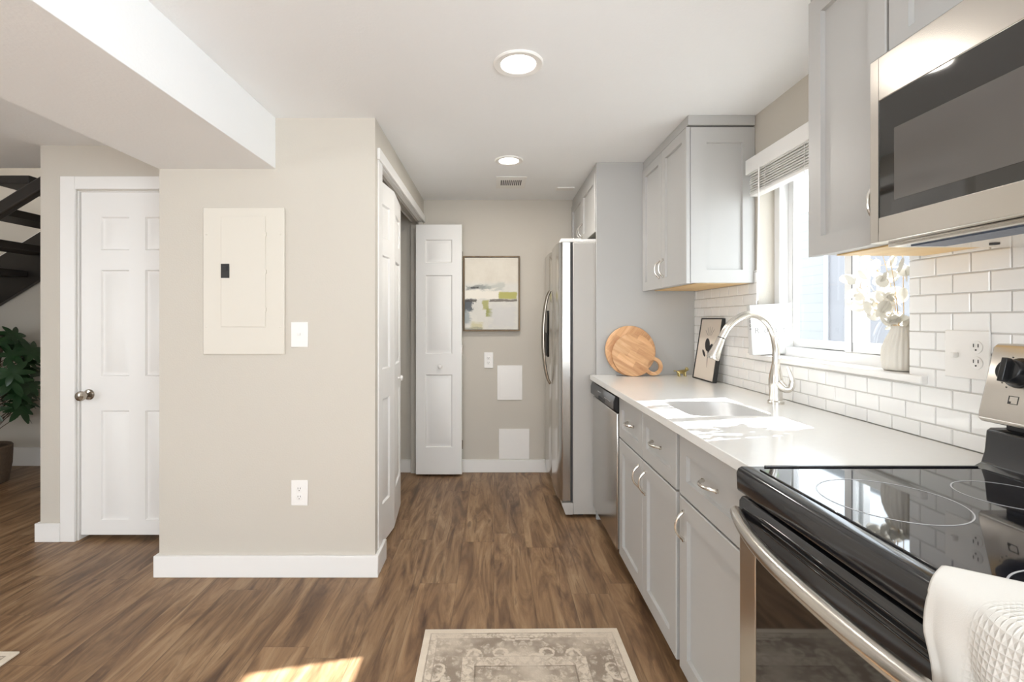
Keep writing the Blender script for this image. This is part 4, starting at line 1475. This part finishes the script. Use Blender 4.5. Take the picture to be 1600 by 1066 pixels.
# rear riser and backguard
mb = MB()
prof = [(1.128, 0.9135), (1.150, 0.925), (1.158, 0.95), (1.163, 1.0), (1.172, 1.006), (1.235, 1.006), (1.235, 0.9)]
mb.rings([[(a, y, b) for a, b in prof] for y in (RY0, RY1)])
mb.build('rear_riser', M['enamel'], rg, bevel=0.003, smooth=40)
MB().box(1.19, 1.235, RY0 + 0.02, RY1 - 0.02, 1.006, 1.03).build('vent_gap', M['gasket'], rg)
mb = MB()
prof = [(1.235, 1.022), (1.150, 1.022), (1.143, 1.030), (1.145, 1.046), (1.180, 1.196), (1.190, 1.204), (1.235, 1.204)]
mb.rings([[(a, y, b) for a, b in prof] for y in (RY0, RY1)])
bgd = mb.build('backguard', M['steel_h'], rg, bevel=0.003, smooth=40)
nx = Vector((-0.150, 0, 0.035)).normalized()
sl = Vector((0.035, 0, 0.150)).normalized()
for yk in (1.052, 0.945, 0.537, 0.430):
    c_ = Vector((1.145, yk, 1.046)) + sl * 0.098
    m4 = Matrix.Translation(c_) @ nx.to_track_quat('Z', 'Y').to_matrix().to_4x4()
    mb = MB().lathe([(0.034, 0.0), (0.034, 0.003), (0.029, 0.006), (0.0265, 0.026), (0.024, 0.030)], n=32, M4=m4)
    mb.box(-0.006, 0.006, -0.027, 0.027, 0.028, 0.041, m4)
    tag(mb.build('knob', M['black'], bgd, bevel=0.0015), 'black control knob')
c_ = Vector((1.145, 1.052, 1.046)) + sl * 0.036
m4 = Matrix.Translation(c_) @ Matrix((( 0, sl.x, nx.x, 0), (-1, sl.y, nx.y, 0), (0, sl.z, nx.z, 0), (0, 0, 0, 1)))
mb = MB()
for (a, b, c, d) in ((-0.010, 0.010, 0.008, 0.0092), (-0.010, 0.010, -0.0092, -0.008), (-0.010, -0.009, -0.009, 0.009), (0.009, 0.010, -0.009, 0.009), (-0.0095, -0.0045, -0.0085, -0.0035)):
    mb.box(a, b, c, d, 0.0002, 0.0008, m4)
for i in range(7):
    th = R(-150 + i * 20)
    mb.box(math.sin(th) * 0.04 - 0.0012, math.sin(th) * 0.04 + 0.0012, 0.062 + math.cos(th) * 0.04 - 0.0012, 0.062 + math.cos(th) * 0.04 + 0.0012, 0.0002, 0.0008, m4)
tag(mb.build('burner_icon', M['blackmatte'], bgd), 'small printed square burner mark')
dsp = Vector((1.145, 0.74, 1.046)) + sl * 0.085
m4 = Matrix.Translation(dsp) @ Matrix(((0, sl.x, nx.x, 0), (-1, sl.y, nx.y, 0), (0, sl.z, nx.z, 0), (0, 0, 0, 1)))
MB().box(-0.11, 0.11, -0.04, 0.04, 0.0003, 0.003, m4).build('display', M['ovenglass'], bgd)
# oven door
od = MB()
yA, yB = RY0 + 0.004, RY1 - 0.004
gw = 0.068
od.box(0.578, 0.615, yB - gw, yB, 0.16, 0.765).box(0.578, 0.615, yA, yA + gw, 0.16, 0.765)
od.box(0.578, 0.615, yA + gw, yB - gw, 0.735, 0.765).box(0.578, 0.615, yA + gw, yB - gw, 0.16, 0.25)
odo = od.build('oven_door', M['steel_h'], rg, bevel=0.003)
MB().box(0.5795, 0.612, yA + gw, yB - gw, 0.25, 0.735).build('oven_window', M['ovenglass'], odo)
mb = MB()
prof = [(0.615, 0.766), (0.577, 0.766), (0.577, 0.836), (0.584, 0.846), (0.615, 0.848)]
mb.rings([[(a, y, b) for a, b in prof] for y in (yA, yB)])
db_ = mb.build('door_top', M['enamel'], odo, bevel=0.002)
mb = MB()
for zz in (0.829, 0.818, 0.807):
    mb.box(0.5745, 0.578, RY0 + 0.10, RY1 - 0.10, zz, zz + 0.0035)
mb.build('vent_rib', M['enamel'], db_, bevel=0.001)
pts = []
rs = []
for k_ in range(33):
    q = -1 + 2 * k_ / 32
    c_ = 1 - abs(q) ** 2.4
    pts.append((0.570 - 0.060 * c_ - 0.004, (RY0 + RY1) / 2 + q * 0.366, 0.812 + 0.002 * c_))
    rs.append(0.0135 + 0.003 * c_)
mb = MB().tube(pts, rs, 18)
tag(mb.build('handle', M['steel_h'], odo), 'thick bowed steel handle')
MB().box(0.585, 0.615, yA, yB, 0.03, 0.15).build('storage_drawer', M['steel_h'], rg, bevel=0.004)
mb = MB()
for y in (RY0 + 0.05, RY1 - 0.05):
    for x_ in (0.66, 1.19):
        MB().lathe([(0.018, 0.0), (0.018, 0.031)], (x_, y, 0), 12).build('foot', M['blackmatte'], rg)

# towel draped over the front edge of the cooktop
tw = MB()
prof = catmull([(0.760, 0, 0.9235), (0.70, 0, 0.9240), (0.64, 0, 0.9245), (0.598, 0, 0.925), (0.575, 0, 0.921), (0.565, 0, 0.904), (0.562, 0, 0.875), (0.560, 0, 0.82), (0.560, 0, 0.76), (0.561, 0, 0.70), (0.562, 0, 0.63)], 7)
nv = len(prof)
nu = 90
grid = []
for j, p in enumerate(prof):
    row = []
    f_ = j / (nv - 1)
    if p.x > 0.60:
        yl = 0.634 - 0.041 * (p.x - 0.60) / 0.063
    elif p.z > 0.904:
        yl = 0.634 - 0.022 * (0.60 - p.x) / 0.035
    else:
        yl = 0.611 - 0.20 * (0.904 - p.z) + 0.003 * math.sin((0.904 - p.z) * 60)
    for i in range(nu + 1):
        g = i / nu
        y = yl + (0.36 - yl) * g
        hang = min(1.0, max(0.0, (0.925 - p.z) / 0.06))
        fold = hang * (0.005 * math.sin(g * 17 + 0.6 + f_ * 2) + 0.003 * math.sin(g * 7 + 1.0)) + 0.0015 * math.sin(g * 9 + f_ * 8)
        if 0.05 < g < 0.22:
            fold += hang * 0.006 * math.sin((g - 0.05) / 0.17 * PI)
        waf = 0.0
        out_ = max(-0.0045, fold + waf)
        up = 1.0 - hang
        row.append(tw.bm.verts.new((p.x - out_ * hang - 0.004 * hang, y, p.z + (out_ + 0.002) * up)))
    grid.append(row)
for j in range(nv - 1):
    for i in range(nu):
        tw.bm.faces.new((grid[j][i], grid[j][i + 1], grid[j + 1][i + 1], grid[j + 1][i]))
two = tw.build('kitchen_towel', M['towel'], smooth=70, loc=(0.58, 0.48, 0.92))
sd = two.modifiers.new('thickness', 'SOLIDIFY')
sd.thickness = 0.004
sd.offset = 1.0
tag(two, 'white waffle towel draped over the front of the range', 'towel')

# ------------------------------------------------------------------ microwave
mw = thing('microwave', 'stainless over-the-range microwave with dark glass door', 'microwave', (1.08, 0.74, 1.439))
MX = 0.889
MB().box(MX + 0.035, XR - 0.01, RY0 + 0.002, RY1, 1.439, 1.864).build('body', M['fridge_side'], mw, bevel=0.002)
ga, gb = 0.535, 1.096
mb = MB()
fx_ = MX
mb.box(fx_, fx_ + 0.034, gb, RY1 + 0.001, 1.439, 1.866).box(fx_, fx_ + 0.034, RY0 + 0.002, ga, 1.439, 1.866)
mb.box(fx_, fx_ + 0.034, ga, gb, 1.766, 1.866).box(fx_, fx_ + 0.034, ga, gb, 1.439, 1.496)
md = mb.build('door', M['steel_h'], mw, bevel=0.002)
gl_ = MB().box(fx_ + 0.002, fx_ + 0.03, ga, gb, 1.496, 1.766).build('door_glass', M['ovenglass'], md)
tag(MB().box(fx_ + 0.0008, fx_ + 0.0022, ga + 0.035, gb - 0.042, 1.527, 1.688).build('mesh_window', M['mwscreen'], gl_, bevel=0.0005), 'lighter grey screened window')
MB().tube([(fx_ - 0.0, 0.51, 1.50), (fx_ - 0.035, 0.51, 1.52), (fx_ - 0.04, 0.51, 1.65), (fx_ - 0.035, 0.51, 1.78), (fx_ - 0.0, 0.51, 1.80)], 0.010, 14).build('handle', M['steel_v'], md)
MB().box(fx_ - 0.001, fx_ + 0.001, RY0 + 0.02, 0.475, 1.50, 1.76).build('control_panel', M['ovenglass'], md)
mb = MB().box(MX + 0.04, XR - 0.012, RY0 + 0.006, RY1 - 0.004, 1.431, 1.4388)
un = mb.build('underside', M['nickel'], mw)
for a, b in ((0.44, 0.735), (0.765, 1.085)):
    tag(MB().box(0.955, 1.035, a, b, 1.4285, 1.4312).build('grease_filter', M['filter'], un), 'blue grey grease filter')
MB().box(1.07, 1.12, 0.62, 0.86, 1.4285, 1.4312).build('lamp_cover', M['plate'], un)
for yy in (1.06, 0.76, 0.46):
    MB().lathe([(0.009, -0.003), (0.009, 0.0)], (1.12, yy, 1.4312), 12).build('screw', M['blackmatte'], un)

# ------------------------------------------------------------------ rugs
rgx = (-0.272 + 0.505) / 2
rg1 = MB().box(-0.388, 0.388, -0.61, 0.61, 0.0, 0.009)
bmesh.ops.subdivide_edges(rg1.bm, edges=rg1.bm.edges[:], cuts=6, use_grid_fill=True)
o = rg1.build('kitchen_rug', M['rug'], smooth=50, bevel=0.002)
o.location = (rgx, 1.918 - 0.61, 0.0005)
o.rotation_euler = (0, 0, R(0.6))
tag(o, 'faded cream and taupe patterned rug on the floor in front of the cabinets', 'rug')
rg2 = MB().box(-0.75, 0.75, -1.0, 1.0, 0.0, 0.008)
o = rg2.build('area_rug', M['rug2'], bevel=0.002)
o.location = (-1.79 - 0.75, 1.788 - 1.0, 0.0005)
tag(o, 'corner of a pale patterned rug at the left edge of the floor', 'rug')

# ------------------------------------------------------------------ stairs and plant
stc = thing('staircase', 'dark open-tread staircase rising behind the hall wall', 'staircase', (-3.7, 3.7, 0))
sl_ = 0.61
for i in range(-1, 6):
    x1_ = -3.14 - 0.28 * i
    zt_ = 2.237 - 0.186 * i
    if zt_ < 0.15:
        continue
    MB().box(x1_ - 0.26, x1_, 3.197, 4.04, zt_ - 0.055, zt_).build('tread', M['stairwood'], stc, bevel=0.004)


def stringer(y0, y1, zl, zh, xa, xb):
    """sloping board; zl/zh heights at x=-4.0"""
    q = [(xa, zl + sl_ * (xa + 4.0)), (xb, zl + sl_ * (xb + 4.0)), (xb, zh + sl_ * (xb + 4.0)), (xa, zh + sl_ * (xa + 4.0))]
    return MB().rings([[(a, y, b) for a, b in q] for y in (y0, y1)])


stringer(4.045, 4.085, 1.535, 1.94, -4.98, -2.75).build('wall_stringer', M['stairwood'], stc, bevel=0.003)
tag(stringer(4.075, 4.095, 1.94, 1.965, -4.98, -2.75).build('skirt_trim', M['trim'], stc), 'white trim above the dark stringer')
stringer(3.14, 3.195, 1.518, 1.615, -4.98, -2.75).build('stringer', M['stairwood'], stc, bevel=0.012)

pl_ = thing('potted_plant', 'dark green leafy plant in a brown woven pot at the far left edge', 'plant', (-3.92, 3.62, 0))
px_, py_ = -3.92, 3.62
MB().lathe([(0.135, 0.0), (0.15, 0.01), (0.17, 0.14), (0.175, 0.28), (0.168, 0.29), (0.16, 0.27)], (px_, py_, 0.002), 36).build('pot', M['basket'], pl_)
MB().lathe([(0.158, 0.255), (0.155, 0.262), (0.01, 0.266)], (px_, py_, 0.002), 24).build('soil', M['soil'], pl_)
stm = MB()
lf = MB()
rnd = random.Random(3)


def leaflet(mb, base, tip, width, up):
    base, tip = Vector(base), Vector(tip)
    d_ = tip - base
    L_ = d_.length
    s_ = d_.cross(up)
    if s_.length < 1e-5:
        s_ = Vector((1, 0, 0))
    s_.normalize()
    u2 = s_.cross(d_).normalized()
    rows = []
    for k_ in range(6):
        f_ = k_ / 5
        w_ = width * math.sin(PI * min(0.97, 0.06 + f_ * 0.9)) ** 0.8
        c_ = base + d_ * f_ + u2 * (-0.25 * L_ * f_ * f_)
        rows.append([mb.bm.verts.new(c_ - s_ * w_ + u2 * 0.12 * w_), mb.bm.verts.new(c_), mb.bm.verts.new(c_ + s_ * w_ + u2 * 0.12 * w_)])
    for a_, b_ in zip(rows, rows[1:]):
        mb.bm.faces.new((a_[0], a_[1], b_[1], b_[0]))
        mb.bm.faces.new((a_[1], a_[2], b_[2], b_[1]))


for i in range(5):
    aa = i * 2 * PI / 5
    stm.tube(catmull([(px_ + 0.04 * math.cos(aa), py_ + 0.04 * math.sin(aa), 0.25), (px_ + 0.07 * math.cos(aa), py_ + 0.07 * math.sin(aa), 0.6), (px_ + 0.12 * math.cos(aa + .4), py_ + 0.12 * math.sin(aa + .4), 1.05)], 5), 0.010, 8)
for i in range(92):
    th = rnd.uniform(0, 2 * PI)
    zz = rnd.uniform(0.47, 1.16)
    rr = 0.40 * math.sqrt(max(0.05, 1 - ((zz - 0.80) / 0.40) ** 2)) * rnd.uniform(0.55, 1.0)
    c_ = Vector((px_ + rr * math.cos(th), min(py_ + rr * math.sin(th), YF - 0.16), zz))
    ax_ = Vector((math.cos(th) * 0.6, math.sin(th) * 0.6 - 0.25, rnd.uniform(0.25, 0.9))).normalized()
    t1 = ax_.orthogonal().normalized()
    t2 = ax_.cross(t1)
    stm.tube([(px_ + 0.1 * math.cos(th), py_ + 0.1 * math.sin(th), max(0.4, zz - 0.12)), c_], 0.003, 5)
    nl = rnd.choice((6, 7, 7, 8))
    for k_ in range(nl):
        ph_ = 2 * PI * k_ / nl + rnd.uniform(-0.1, 0.1)
        dd = (t1 * math.cos(ph_) + t2 * math.sin(ph_)) * 0.95 + ax_ * 0.15
        leaflet(lf, c_, c_ + dd * rnd.uniform(0.09, 0.135), rnd.uniform(0.018, 0.026), ax_)
for vtx in lf.bm.verts:
    if vtx.co.y > YF - 0.02:
        vtx.co.y = YF - 0.02
stm.build('stem', M['bark'], pl_)
lf.build('foliage', M['leaf'], pl_, smooth=60)

# ------------------------------------------------------------------ outdoors beyond the sink window
tag(MB().box(XO + 0.02, 14, -6, 14, -0.5, -0.4).build('ground_outside', M['ground']), 'pale paving outside the sink window', 'ground', None, 'structure')
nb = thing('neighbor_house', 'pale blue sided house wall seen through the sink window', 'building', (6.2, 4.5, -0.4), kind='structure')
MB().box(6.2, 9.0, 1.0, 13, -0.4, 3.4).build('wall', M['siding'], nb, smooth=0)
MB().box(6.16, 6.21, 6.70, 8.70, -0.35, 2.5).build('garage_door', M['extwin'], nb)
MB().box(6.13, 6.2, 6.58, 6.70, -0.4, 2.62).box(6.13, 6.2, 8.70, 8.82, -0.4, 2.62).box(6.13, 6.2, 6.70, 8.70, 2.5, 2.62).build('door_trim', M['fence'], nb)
